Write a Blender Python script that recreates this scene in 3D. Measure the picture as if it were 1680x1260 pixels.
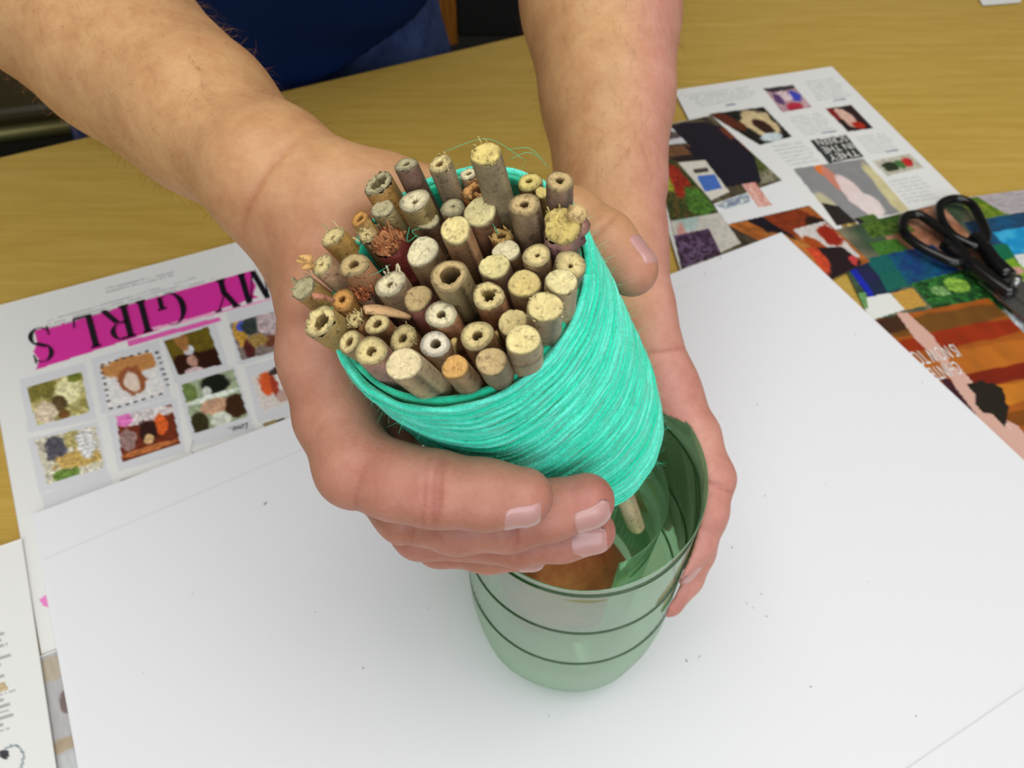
import bpy, math, random
import numpy as np
from mathutils import Vector

for o in list(bpy.data.objects):
    bpy.data.objects.remove(o, do_unlink=True)
SC = bpy.context.scene
COL = SC.collection
R = math.radians
rng = np.random.RandomState(7)
random.seed(7)

# ------------------------------------------------------------------ camera
FPX = 1350.0; PITCH = R(50); CH = 0.432
SP, CP = math.sin(PITCH), math.cos(PITCH)
cam_d = bpy.data.cameras.new('camera'); cam = bpy.data.objects.new('camera', cam_d); COL.objects.link(cam)
cam.location = (0, 0, CH); cam.rotation_euler = (R(90) - PITCH, 0, 0)
cam_d.sensor_width = 36; cam_d.lens = 36 * FPX / 1680; cam_d.clip_start = 0.01; cam_d.clip_end = 50
cam_d.dof.use_dof = True; cam_d.dof.focus_distance = 0.235; cam_d.dof.aperture_fstop = 22
SC.camera = cam

# ------------------------------------------------------------------ world, lamps, exposure
wd = bpy.data.worlds.new('World'); SC.world = wd; wd.use_nodes = True
bgn = wd.node_tree.nodes['Background']; bgn.inputs[0].default_value = (1.0, 0.97, 0.93, 1); bgn.inputs[1].default_value = 0.42

def area(name, loc, target, sx, sy, power, col):
    d = bpy.data.lights.new(name, 'AREA'); d.shape = 'RECTANGLE'; d.size = sx; d.size_y = sy; d.energy = power; d.color = col
    o = bpy.data.objects.new(name, d); COL.objects.link(o); o.location = loc
    o.rotation_euler = (Vector(target) - Vector(loc)).to_track_quat('-Z', 'Y').to_euler()
    return o
area('window_light', (0.3, -1.76, 0.96), (0.3, 0.3, 0.5), 2.8, 1.45, 33, (0.86, 0.93, 1.0))
area('ceiling_light', (0.22, 0.02, 1.93), (0.22, 0.02, 0.0), 2.2, 1.3, 35, (1.0, 0.97, 0.92))
SC.view_settings.view_transform = 'Standard'
try: SC.view_settings.look = 'None'
except Exception: pass
SC.view_settings.gamma = 1; SC.view_settings.use_curve_mapping = False; SC.view_settings.exposure = 0.0

# ------------------------------------------------------------------ geometry helpers
def W(u, v, d):
    """point at depth d along the line of sight through (u, v)"""
    x = (u - 840) / FPX * d; y = (v - 630) / FPX * d
    return np.array([x, d * CP - y * SP, CH - d * SP - y * CP])
def WV(x, y, z):
    a = np.array([x, z * CP - y * SP, -z * SP - y * CP]); return a / np.linalg.norm(a)
def T(u, v, z=0.0):
    """point of the table plane"""
    k = (v - 630) / FPX; d = (CH - z) / (SP + k * CP)
    return np.array([(u - 840) / FPX * d, d * CP - k * d * SP, z])
def PX(P):
    P = np.asarray(P); d = P[..., 1] * CP + (CH - P[..., 2]) * SP; y = (CH - P[..., 2]) * CP - P[..., 1] * SP
    return 840 + FPX * P[..., 0] / d, 630 + FPX * y / d
def unit(a): a = np.asarray(a, float); return a / np.linalg.norm(a)
def s2l(c):
    c = np.asarray(c, float) / 255.0
    return np.where(c <= 0.04045, c / 12.92, ((c + 0.055) / 1.055) ** 2.4)
def rgb(r, g, b): return tuple(float(x) for x in s2l((r, g, b))) + (1.0,)

def mesh(name, V, Fc, mats, parent=None, smooth=True, col=None, mi=None):
    V = np.asarray(V, dtype=np.float32)
    me = bpy.data.meshes.new(name)
    if isinstance(Fc, np.ndarray):
        n = Fc.shape[1]
        me.vertices.add(len(V)); me.vertices.foreach_set('co', V.ravel())
        me.loops.add(Fc.size); me.loops.foreach_set('vertex_index', Fc.astype(np.int32).ravel())
        me.polygons.add(len(Fc)); me.polygons.foreach_set('loop_start', (np.arange(len(Fc)) * n).astype(np.int32))
        me.update(calc_edges=True)
    else:
        me.from_pydata(V.tolist(), [], Fc); me.update()
    me.validate()
    me.polygons.foreach_set('use_smooth', [smooth] * len(me.polygons))
    for m in (mats if isinstance(mats, (list, tuple)) else [mats]): me.materials.append(m)
    if mi is not None: me.polygons.foreach_set('material_index', np.asarray(mi, dtype=np.int32))
    if col is not None:
        a = me.color_attributes.new('col', 'FLOAT_COLOR', 'POINT')
        c = np.ones((len(V), 4), dtype=np.float32); c[:, :3] = col
        a.data.foreach_set('color', c.ravel())
    o = bpy.data.objects.new(name, me); COL.objects.link(o)
    if parent is not None: o.parent = parent
    return o
def tag(o, label=None, cat=None, group=None, kind=None):
    for k, v in (('label', label), ('category', cat), ('group', group), ('kind', kind)):
        if v: o[k] = v
    return o
def empty(name, loc=(0, 0, 0)):
    o = bpy.data.objects.new(name, None); COL.objects.link(o); o.empty_display_size = 0.01; o.location = tuple(float(x) for x in loc)
    return o
def rebase(r, loc):
    """move the Empty to the thing's base while its parts stay where they are"""
    d = Vector([float(x) for x in loc]); r.location = d
    for c in COL.objects:
        if c.parent == r: c.location = Vector(c.location) - d

def frames(P, closed=False):
    P = np.asarray(P, float); n = len(P)
    if closed: t = np.roll(P, -1, 0) - np.roll(P, 1, 0)
    else: t = np.gradient(P, axis=0)
    t /= np.linalg.norm(t, axis=1)[:, None] + 1e-12
    N = np.zeros_like(P)
    a = np.array([0, 0, 1.0]) if abs(t[0][2]) < 0.9 else np.array([1.0, 0, 0])
    v = np.cross(t[0], a); v /= np.linalg.norm(v)
    for i in range(n):
        v = v - t[i] * v.dot(t[i]); v /= np.linalg.norm(v) + 1e-12; N[i] = v
    return t, N, np.cross(t, N)
def tube(P, r, seg=8, closed=False, cap=True):
    P = np.asarray(P, float); n = len(P); r = np.broadcast_to(np.asarray(r, float), (n,))
    t, N, B = frames(P, closed)
    a = np.arange(seg) * 2 * np.pi / seg
    V = P[:, None, :] + r[:, None, None] * (np.cos(a)[None, :, None] * N[:, None, :] + np.sin(a)[None, :, None] * B[:, None, :])
    V = V.reshape(-1, 3)
    m = n if closed else n - 1
    i = np.arange(m)[:, None]; j = np.arange(seg)[None, :]
    i2 = (i + 1) % n; j2 = (j + 1) % seg
    Q = np.stack(np.broadcast_arrays(i * seg + j, i * seg + j2, i2 * seg + j2, i2 * seg + j), -1).reshape(-1, 4)
    Fc = [tuple(int(x) for x in q) for q in Q]
    if cap and not closed:
        Fc.append(tuple(range(seg))[::-1]); Fc.append(tuple(range((n - 1) * seg, n * seg)))
    return V, Fc
class MB:
    def __init__(s): s.V = []; s.F = []; s.n = 0; s.C = []
    def add(s, V, Fc, col=None):
        V = np.asarray(V, float); s.V.append(V); s.F += [tuple(int(i) + s.n for i in f) for f in Fc]; s.n += len(V)
        s.C.append(np.broadcast_to(np.asarray(col if col is not None else (1, 1, 1), float), (len(V), 3)))
    def box(s, c, hx, hy, hz, ax=(1, 0, 0), ay=(0, 1, 0), az=(0, 0, 1), col=None):
        c = np.asarray(c, float); ax, ay, az = map(np.asarray, (ax, ay, az)); V = []
        for k in (-1, 1):
            for j, i in ((-1, -1), (-1, 1), (1, 1), (1, -1)): V.append(c + ax * hx * i + ay * hy * j + az * hz * k)
        s.add(V, [(3, 2, 1, 0), (4, 5, 6, 7), (0, 1, 5, 4), (1, 2, 6, 5), (2, 3, 7, 6), (3, 0, 4, 7)], col)
    def build(s, name, mat, parent=None, smooth=True, usecol=False):
        return mesh(name, np.concatenate(s.V), s.F, mat, parent, smooth, np.concatenate(s.C) if usecol else None)
def spline(P, n):
    """Catmull-Rom through rows of P"""
    P = np.asarray(P, float); m = len(P) - 1; out = []
    Q = np.vstack([2 * P[0] - P[1], P, 2 * P[-1] - P[-2]])
    for x in np.linspace(0, m, n):
        i = min(int(x), m - 1); t = x - i; a, b, c, d = Q[i], Q[i + 1], Q[i + 2], Q[i + 3]
        out.append(0.5 * ((2 * b) + (c - a) * t + (2 * a - 5 * b + 4 * c - d) * t * t + (3 * b - a - 3 * c + d) * t ** 3))
    return np.array(out)

# ------------------------------------------------------------------ materials
def mat(name, base=(0.8, 0.8, 0.8, 1), rough=0.6, **kw):
    m = bpy.data.materials.new(name); m.use_nodes = True; b = m.node_tree.nodes['Principled BSDF']
    b.inputs['Base Color'].default_value = base; b.inputs['Roughness'].default_value = rough
    for k, v in kw.items(): b.inputs[k.replace('_', ' ')].default_value = v
    return m
def N_(m, t, **kw):
    n = m.node_tree.nodes.new(t)
    for k, v in kw.items():
        if hasattr(n, k): setattr(n, k, v)
        else: n.inputs[k.replace('_', ' ')].default_value = v
    return n
def L_(m, a, b): m.node_tree.links.new(a, b)
def noise(m, scale, detail=4, rough=0.5, stretch=None, coord='Object', rot=None):
    tc = N_(m, 'ShaderNodeTexCoord'); mp = N_(m, 'ShaderNodeMapping'); n = N_(m, 'ShaderNodeTexNoise')
    if stretch: mp.inputs['Scale'].default_value = stretch
    if rot: mp.inputs['Rotation'].default_value = rot
    n.inputs['Scale'].default_value = scale; n.inputs['Detail'].default_value = detail; n.inputs['Roughness'].default_value = rough
    L_(m, tc.outputs[coord], mp.inputs[0]); L_(m, mp.outputs[0], n.inputs['Vector'])
    return n
def ramp(m, src, stops):
    r = N_(m, 'ShaderNodeValToRGB'); e = r.color_ramp.elements
    while len(e) < len(stops): e.new(0.5)
    for i, (p, c) in enumerate(stops): e[i].position = p; e[i].color = c if len(c) == 4 else tuple(c) + (1,)
    L_(m, src, r.inputs[0]); return r
def mixc(m, fac, a, b, mode='MIX'):
    x = N_(m, 'ShaderNodeMix', data_type='RGBA', blend_type=mode)
    for s, v in ((0, fac), (6, a), (7, b)):
        if isinstance(v, (int, float, tuple)): x.inputs[s].default_value = v
        else: L_(m, v, x.inputs[s])
    return x.outputs[2]
def bump(m, h, strength=0.3, dist=0.001):
    b = N_(m, 'ShaderNodeBump'); b.inputs['Strength'].default_value = strength; b.inputs['Distance'].default_value = dist
    L_(m, h, b.inputs['Height']); L_(m, b.outputs[0], m.node_tree.nodes['Principled BSDF'].inputs['Normal'])
def base(m, sock): L_(m, sock, m.node_tree.nodes['Principled BSDF'].inputs['Base Color'])
def attr(m, name='col'):
    a = N_(m, 'ShaderNodeAttribute'); a.attribute_name = name; return a

# skin
SKIN = mat('skin', rough=0.5); b = SKIN.node_tree.nodes['Principled BSDF']
b.inputs['Subsurface Weight'].default_value = 0.12; b.inputs['Subsurface Radius'].default_value = (1.0, 0.35, 0.2); b.inputs['Subsurface Scale'].default_value = 0.004
b.inputs['Specular IOR Level'].default_value = 0.35
n1 = noise(SKIN, 75, 5, 0.65); n2 = noise(SKIN, 420, 3, 0.6)
r1 = ramp(SKIN, n1.outputs[0], [(0.32, (1.08, 1.08, 1.04)), (0.68, (0.90, 0.79, 0.72))])
r2 = ramp(SKIN, n2.outputs[0], [(0.3, (1.03, 1.03, 1.02)), (0.7, (0.96, 0.93, 0.93))])
base(SKIN, mixc(SKIN, 1.0, mixc(SKIN, 1.0, attr(SKIN).outputs[0], r1.outputs[0], 'MULTIPLY'), r2.outputs[0], 'MULTIPLY'))
nb = noise(SKIN, 900, 3, 0.6); bump(SKIN, nb.outputs[0], 0.25, 0.0006)
NAIL = mat('nail', rgb(186, 140, 136), 0.32); NAIL.node_tree.nodes['Principled BSDF'].inputs['Coat Weight'].default_value = 0.2
HAIR = mat('arm_hair', rgb(172, 128, 84), 0.6)

# yarn
YARN = mat('green_yarn', rough=0.85); n = noise(YARN, 600, 4, 0.75)
base(YARN, mixc(YARN, 1.0, attr(YARN).outputs[0], ramp(YARN, n.outputs[0], [(0.32, (0.85, 0.95, 0.93)), (0.62, (1.2, 1.2, 1.25))]).outputs[0], 'MULTIPLY'))
nb = noise(YARN, 1500, 2, 0.7); bump(YARN, nb.outputs[0], 0.7, 0.001)
YARN.node_tree.nodes['Principled BSDF'].inputs['Sheen Weight'].default_value = 0.35
FUZZ = mat('yarn_fuzz', rgb(70, 225, 175), 0.9)

# bamboo
def bamboo_mat(name, streak, rough=0.5):
    m = mat(name, rough=rough); a = attr(m)
    n = noise(m, 120, 5, 0.7)
    r = ramp(m, n.outputs[0], [(0.28, (0.70, 0.66, 0.66)), (0.5, (1, 1, 1)), (0.72, (1.22, 1.2, 1.08))])
    c = mixc(m, streak, a.outputs[0], r.outputs[0], 'MULTIPLY')
    n2 = noise(m, 650, 3, 0.6); r2 = ramp(m, n2.outputs[0], [(0.34, (0.42, 0.4, 0.38)), (0.43, (1, 1, 1))])
    base(m, mixc(m, 0.75, c, r2.outputs[0], 'MULTIPLY')); nb = noise(m, 1300, 3, 0.7); bump(m, nb.outputs[0], 0.5, 0.0008)
    return m
BARK = bamboo_mat('bamboo_bark', 0.9, 0.42); PITH = bamboo_mat('bamboo_pith', 0.5, 0.9)

# wood table
OAK = mat('oak_veneer', rough=0.38)
ea = math.atan2(0.848 - 0.629, 0.006 + 0.458)
g1 = noise(OAK, 9, 6, 0.62, stretch=(1.0, 14, 1), rot=(0, 0, -ea)); g2 = noise(OAK, 60, 4, 0.6, stretch=(0.5, 12, 1), rot=(0, 0, -ea))
OAK_R = ramp(OAK, g1.outputs[0], [(0.25, rgb(178, 146, 62)), (0.5, rgb(190, 157, 74)), (0.75, rgb(200, 168, 88))])
OAK_S = ramp(OAK, g2.outputs[0], [(0.35, (0.92, 0.91, 0.88)), (0.55, (1, 1, 1))])
base(OAK, mixc(OAK, 1.0, OAK_R.outputs[0], OAK_S.outputs[0], 'MULTIPLY')); bump(OAK, g2.outputs[0], 0.08, 0.0005)
WHITE = mat('white_card', rgb(225, 226, 231), 0.6); nb = noise(WHITE, 900, 3, 0.6); bump(WHITE, nb.outputs[0], 0.08, 0.0003)
PAPER = mat('printed_paper', rough=0.35); base(PAPER, attr(PAPER).outputs[0])
INK = mat('black_ink', rgb(22, 16, 24), 0.4); WINK = mat('white_ink', rgb(228, 224, 220), 0.4); GINK = mat('grey_ink', rgb(150, 152, 152), 0.5)

# plastic bottle: thin tinted sheet
def film(name, tint, diff, fac_d, gloss=0.09):
    m = bpy.data.materials.new(name); m.use_nodes = True; nt = m.node_tree; nt.nodes.clear()
    out = nt.nodes.new('ShaderNodeOutputMaterial'); t = nt.nodes.new('ShaderNodeBsdfTransparent'); t.inputs[0].default_value = tint
    d = nt.nodes.new('ShaderNodeBsdfDiffuse'); d.inputs[0].default_value = diff
    tl = nt.nodes.new('ShaderNodeBsdfTranslucent'); tl.inputs[0].default_value = diff
    g = nt.nodes.new('ShaderNodeBsdfGlossy'); g.inputs['Roughness'].default_value = 0.07
    fr = nt.nodes.new('ShaderNodeLayerWeight'); fr.inputs[0].default_value = 0.35
    m0 = nt.nodes.new('ShaderNodeMixShader'); m0.inputs[0].default_value = 0.5
    m1 = nt.nodes.new('ShaderNodeMixShader'); m1.inputs[0].default_value = fac_d
    m2 = nt.nodes.new('ShaderNodeMixShader'); mul = nt.nodes.new('ShaderNodeMath'); mul.operation = 'MULTIPLY_ADD'
    mul.inputs[1].default_value = 0.55; mul.inputs[2].default_value = gloss * 0.4
    L = nt.links.new
    L(d.outputs[0], m0.inputs[1]); L(tl.outputs[0], m0.inputs[2]); L(t.outputs[0], m1.inputs[1]); L(m0.outputs[0], m1.inputs[2])
    L(fr.outputs[1], mul.inputs[0]); L(mul.outputs[0], m2.inputs[0]); L(m1.outputs[0], m2.inputs[1]); L(g.outputs[0], m2.inputs[2]); L(m2.outputs[0], out.inputs[0])
    return m
PET = film('green_plastic', (0.42, 0.86, 0.44, 1), rgb(196, 222, 196), 0.36)
PETR = film('green_plastic_rib', (0.16, 0.42, 0.16, 1), rgb(50, 105, 50), 0.35)
PETS = film('pale_plastic_strip', (0.62, 0.86, 0.68, 1), rgb(160, 205, 165), 0.35, 0.3)
LUMP = mat('brown_lump', rough=0.75); n = noise(LUMP, 60, 5, 0.6)
base(LUMP, ramp(LUMP, n.outputs[0], [(0.3, rgb(170, 72, 40)), (0.7, rgb(220, 116, 74))]).outputs[0]); bump(LUMP, n.outputs[0], 0.8, 0.004)

SHIRT = mat('navy_cotton', rgb(4, 28, 72), 0.95, Specular_IOR_Level=0.15); nb = noise(SHIRT, 700, 2); bump(SHIRT, nb.outputs[0], 0.4, 0.001)
JEANS = mat('blue_denim', rough=0.9); n = noise(JEANS, 40, 5, 0.7); base(JEANS, ramp(JEANS, n.outputs[0], [(0.3, rgb(30, 46, 92)), (0.7, rgb(66, 88, 140))]).outputs[0])
BLACKP = mat('black_plastic', rgb(12, 12, 14), 0.22); STEEL = mat('scissor_steel', rgb(150, 150, 148), 0.3, Metallic=0.9)
DARKV = mat('olive_vinyl', rgb(52, 44, 14), 0.5); CHROME = mat('rail_metal', rgb(104, 100, 62), 0.45, Metallic=0.7)
BLACKF = mat('black_fabric', rgb(9, 9, 10), 0.95); ORW = mat('orange_wood', rough=0.45)
n = noise(ORW, 20, 4, 0.6, stretch=(6, 6, 0.6)); base(ORW, ramp(ORW, n.outputs[0], [(0.3, rgb(120, 72, 18)), (0.7, rgb(165, 104, 34))]).outputs[0])
CARPET = mat('dark_carpet', rough=1.0); n = noise(CARPET, 160, 4, 0.7); base(CARPET, ramp(CARPET, n.outputs[0], [(0.3, rgb(14, 13, 8)), (0.7, rgb(34, 31, 18))]).outputs[0])
DUST = mat('bamboo_dust', rgb(120, 112, 92), 0.9)

# ------------------------------------------------------------------ setting
WALL = mat('wall_paint', rgb(190, 186, 172), 0.9); CEIL = mat('ceiling_paint', rgb(225, 225, 220), 0.95); FRAME = mat('window_frame_paint', rgb(220, 220, 220), 0.5)
def slab(name, x0, x1, y0, y1, z0, z1, m):
    q = MB(); q.box(((x0 + x1) / 2, (y0 + y1) / 2, (z0 + z1) / 2), (x1 - x0) / 2, (y1 - y0) / 2, (z1 - z0) / 2); return tag(q.build(name, m, smooth=False), kind='structure')
slab('floor', -2.6, 2.6, -1.8, 3.4, -0.78, -0.74, CARPET); slab('ceiling', -2.6, 2.6, -1.8, 3.4, 1.96, 2.0, CEIL)
slab('wall_left', -2.64, -2.6, -1.8, 3.4, -0.78, 2.0, WALL); slab('wall_far', -2.6, 2.6, 3.4, 3.44, -0.78, 2.0, WALL); slab('wall_right', 2.6, 2.64, -1.8, 3.4, -0.78, 2.0, WALL)
q = MB(); q.box((0, -1.82, -0.29), 2.6, 0.02, 0.49); q.box((0, -1.82, 1.86), 2.6, 0.02, 0.14); q.box((-1.875, -1.82, 0.96), 0.725, 0.02, 0.76); q.box((2.175, -1.82, 0.96), 0.425, 0.02, 0.76); tag(q.build('wall_near', WALL, smooth=False), kind='structure')
q = MB()
for x in (-1.15, -0.18, 0.78, 1.75): q.box((x, -1.81, 0.96), 0.025, 0.03, 0.76)
for z in (0.22, 1.70): q.box((0.3, -1.81, z), 1.45, 0.03, 0.025)
tag(q.build('window_1', FRAME, smooth=False), kind='structure')

# table
ed = unit([math.cos(ea), math.sin(ea), 0]); en = np.array([-ed[1], ed[0], 0])
tb = empty('table'); E0 = np.array([-0.458, 0.629, 0])
c0 = E0 - en * 0.45 + ed * 0.42
mb = MB(); mb.box(c0 + [0, 0, -0.0135], 0.98, 0.45, 0.0125, ed, en)
top = mb.build('tabletop', OAK, tb, smooth=False)
bv = top.modifiers.new('b', 'BEVEL'); bv.width = 0.003; bv.segments = 3
for sx in (-1, 1):
    for sy in (-1, 1):
        m2 = MB(); m2.box(c0 + ed * sx * 0.9 + en * sy * 0.37 + np.array([0, 0, -0.383]), 0.02, 0.02, 0.357, ed, en); m2.build('leg', CHROME, tb, smooth=False)
m2 = MB(); m2.box(c0 + en * 0.36 + np.array([0, 0, -0.055]), 0.88, 0.009, 0.029, ed, en); m2.box(c0 - en * 0.36 + np.array([0, 0, -0.055]), 0.88, 0.009, 0.029, ed, en); m2.build('apron', OAK, tb, smooth=False)
rebase(tb, (c0[0], c0[1], -0.74))
tag(tb, 'light oak veneer table with rounded edge under the papers and card', 'table')

# ------------------------------------------------------------------ flat print painting
def inpoly(px, py, q):
    ins = np.zeros(px.shape, bool); n = len(q)
    for i in range(n):
        x1, y1 = q[i]; x2, y2 = q[(i + 1) % n]
        c = ((y1 > py) != (y2 > py)) & (px < (x2 - x1) * (py - y1) / (y2 - y1 + 1e-9) + x1); ins ^= c
    return ins
def vnoise(s, t, f, seed):
    r = np.random.RandomState(seed); g = r.rand(64, 64)
    x = np.abs(s * f) % 62; y = np.abs(t * f) % 62; i = x.astype(int); j = y.astype(int); fx = x - i; fy = y - j
    return (g[i, j] * (1 - fx) * (1 - fy) + g[i + 1, j] * fx * (1 - fy) + g[i, j + 1] * (1 - fx) * fy + g[i + 1, j + 1] * fx * fy)
def quad_st(px, py, q):
    """inverse bilinear by few Newton steps; q = corners tl, tr, br, bl"""
    q = np.asarray(q, float); s = np.full(px.shape, 0.5); t = np.full(px.shape, 0.5)
    for _ in range(6):
        X = (1 - s) * (1 - t) * q[0, 0] + s * (1 - t) * q[1, 0] + s * t * q[2, 0] + (1 - s) * t * q[3, 0] - px
        Y = (1 - s) * (1 - t) * q[0, 1] + s * (1 - t) * q[1, 1] + s * t * q[2, 1] + (1 - s) * t * q[3, 1] - py
        Xs = (1 - t) * (q[1, 0] - q[0, 0]) + t * (q[2, 0] - q[3, 0]); Xt = (1 - s) * (q[3, 0] - q[0, 0]) + s * (q[2, 0] - q[1, 0])
        Ys = (1 - t) * (q[1, 1] - q[0, 1]) + t * (q[2, 1] - q[3, 1]); Yt = (1 - s) * (q[3, 1] - q[0, 1]) + s * (q[2, 1] - q[1, 1])
        D = Xs * Yt - Xt * Ys; D = np.where(np.abs(D) < 1e-6, 1e-6, D)
        ds = (X * Yt - Y * Xt) / D; dt = (Y * Xs - X * Ys) / D
        s = np.clip(s - ds, -2, 3); t = np.clip(t - dt, -2, 3)
    return s, t
class Page:
    """a sheet of paper lying on the table; colours are printed on its own surface grid"""
    def __init__(self, corners, z, step=0.0009, th=0.00025, curl=0.0):
        P = [T(*c) for c in corners]; self.z = z
        o = P[0]; a = P[1] - P[0]; b_ = P[3] - P[0]
        # bilinear sheet between the four corners
        w = max(np.linalg.norm(a), np.linalg.norm(P[2] - P[3])); h = max(np.linalg.norm(b_), np.linalg.norm(P[2] - P[1]))
        self.nu = max(int(w / step), 3); self.nv = max(int(h / step), 3)
        s, t = np.meshgrid(np.linspace(0, 1, self.nu), np.linspace(0, 1, self.nv), indexing='ij'); self.s, self.t = s, t
        G = ((1 - s) * (1 - t))[..., None] * P[0] + (s * (1 - t))[..., None] * P[1] + (s * t)[..., None] * P[2] + ((1 - s) * t)[..., None] * P[3]
        self.x, self.y = PX(G)
        G[..., 2] = z + curl * (vnoise(s, t, 5, 3) * vnoise(s, t, 3, 4))
        self.G = G; self.C = np.zeros(G.shape); self.C[:] = s2l((226, 227, 226)); self.th = th
    def fill(self, q, c, soft=None):
        m = inpoly(self.x, self.y, q); self.C[m] = s2l(c)
    def photo(self, q, c, blobs=(), nz=0.35, f=9, seed=1, c2=None):
        x0, y0 = np.min(q, 0); x1, y1 = np.max(q, 0)
        m = inpoly(self.x, self.y, q) & (self.x >= x0) & (self.x <= x1)
        if not m.any(): return
        s, t = quad_st(self.x[m], self.y[m], q)
        n = vnoise(s + 0.37, t + 0.11, f, seed) * 0.65 + vnoise(s, t, f * 2.7, seed + 9) * 0.35
        C = np.tile(np.asarray(c, float), (len(s), 1))
        if c2 is not None:
            k = np.clip((n - 0.5) * 4 + 0.5, 0, 1)[:, None]; C = C * (1 - k) + np.asarray(c2, float) * k
        for (bs, bt, rs, rt, bc) in blobs:
            w = 1.15 - np.sqrt(((s - bs) / rs) ** 2 + ((t - bt) / rt) ** 2) + (n - 0.5) * 0.7
            k = np.clip(w * 5, 0, 1)[:, None]; C = C * (1 - k) + np.asarray(bc, float) * k
        n2 = vnoise(s, t, f * 3.3, seed + 4)
        C = C * (1 + nz * (n2[:, None] - 0.5) * 1.2)
        self.C[m] = s2l(np.clip(C, 0, 250))
    def lines(self, q, n, c=(172, 174, 174), along='s', duty=0.42, ragged=0.1, seed=3, margin=0.0):
        m = inpoly(self.x, self.y, q)
        s, t = quad_st(self.x[m], self.y[m], q)
        if along == 't': s, t = t, s
        k = np.floor(t * n); fr = t * n - k
        r = np.random.RandomState(seed).rand(200); end = 1 - ragged * r[np.clip(k, 0, 199).astype(int)]
        on = (np.abs(fr - 0.5) < duty / 2) & (s < end) & (s > margin) & (vnoise(s, k / n, 40, seed) > 0.25)
        idx = np.argwhere(m); idx = idx[on]; self.C[idx[:, 0], idx[:, 1]] = s2l(c)
    def build(self, name, parent=None):
        nu, nv = self.nu, self.nv; V = self.G.reshape(-1, 3); C = self.C.reshape(-1, 3)
        i, j = np.meshgrid(np.arange(nu - 1), np.arange(nv - 1), indexing='ij')
        Q = np.stack([i * nv + j, i * nv + j + 1, (i + 1) * nv + j + 1, (i + 1) * nv + j], -1).reshape(-1, 4)
        e1 = self.G[1, 0] - self.G[0, 0]; e2 = self.G[0, 1] - self.G[0, 0]
        if np.cross(e1, e2)[2] > 0: Q = Q[:, ::-1]
        # underside rim
        rim = [k * nv for k in range(nu)] + [(nu - 1) * nv + k for k in range(1, nv)] + [k * nv + nv - 1 for k in range(nu - 2, -1, -1)] + [k for k in range(nv - 2, 0, -1)]
        rim = np.array(rim); n0 = len(V); lo = V[rim].copy(); lo[:, 2] -= self.th
        V = np.vstack([V, lo]); C = np.vstack([C, C[rim] * 0 + 0.7]); m = len(rim); k = np.arange(m)
        S = np.stack([rim, rim[(k + 1) % m], n0 + (k + 1) % m, n0 + k], -1)
        if np.cross(e1, e2)[2] > 0: S = S[:, ::-1]
        return mesh(name, V, np.vstack([Q, S[:, ::-1]]), PAPER, parent, True, C)

exec_parts = []
# ------------------------------------------------------------------ lettering as flat ink on a sheet
def ink_text(name, body, q, z, m, parent, pad=0.0, squash=1.0):
    """q = picture-plane corners on the table of: start baseline, end baseline, end cap, start cap"""
    cu = bpy.data.curves.new(name, 'FONT'); cu.body = body; cu.align_x = 'LEFT'
    to = bpy.data.objects.new(name + '_tmp', cu); COL.objects.link(to); bpy.context.view_layer.update()
    me = bpy.data.meshes.new_from_object(to.evaluated_get(bpy.context.evaluated_depsgraph_get()))
    bpy.data.objects.remove(to, do_unlink=True)
    V = np.array([v.co[:] for v in me.vertices]); x0, x1 = V[:, 0].min(), V[:, 0].max(); y0, y1 = V[:, 1].min(), V[:, 1].max()
    s = (V[:, 0] - x0) / (x1 - x0); t = (V[:, 1] - y0) / (y1 - y0)
    Q = [T(*c) for c in q]
    P = ((1 - s) * (1 - t))[:, None] * Q[0] + (s * (1 - t))[:, None] * Q[1] + (s * t)[:, None] * Q[2] + ((1 - s) * t)[:, None] * Q[3]
    P[:, 2] = z
    Fc = [tuple(p.vertices) for p in me.polygons]
    bpy.data.meshes.remove(me)
    return mesh(name, P, Fc, m, parent, False)

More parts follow.
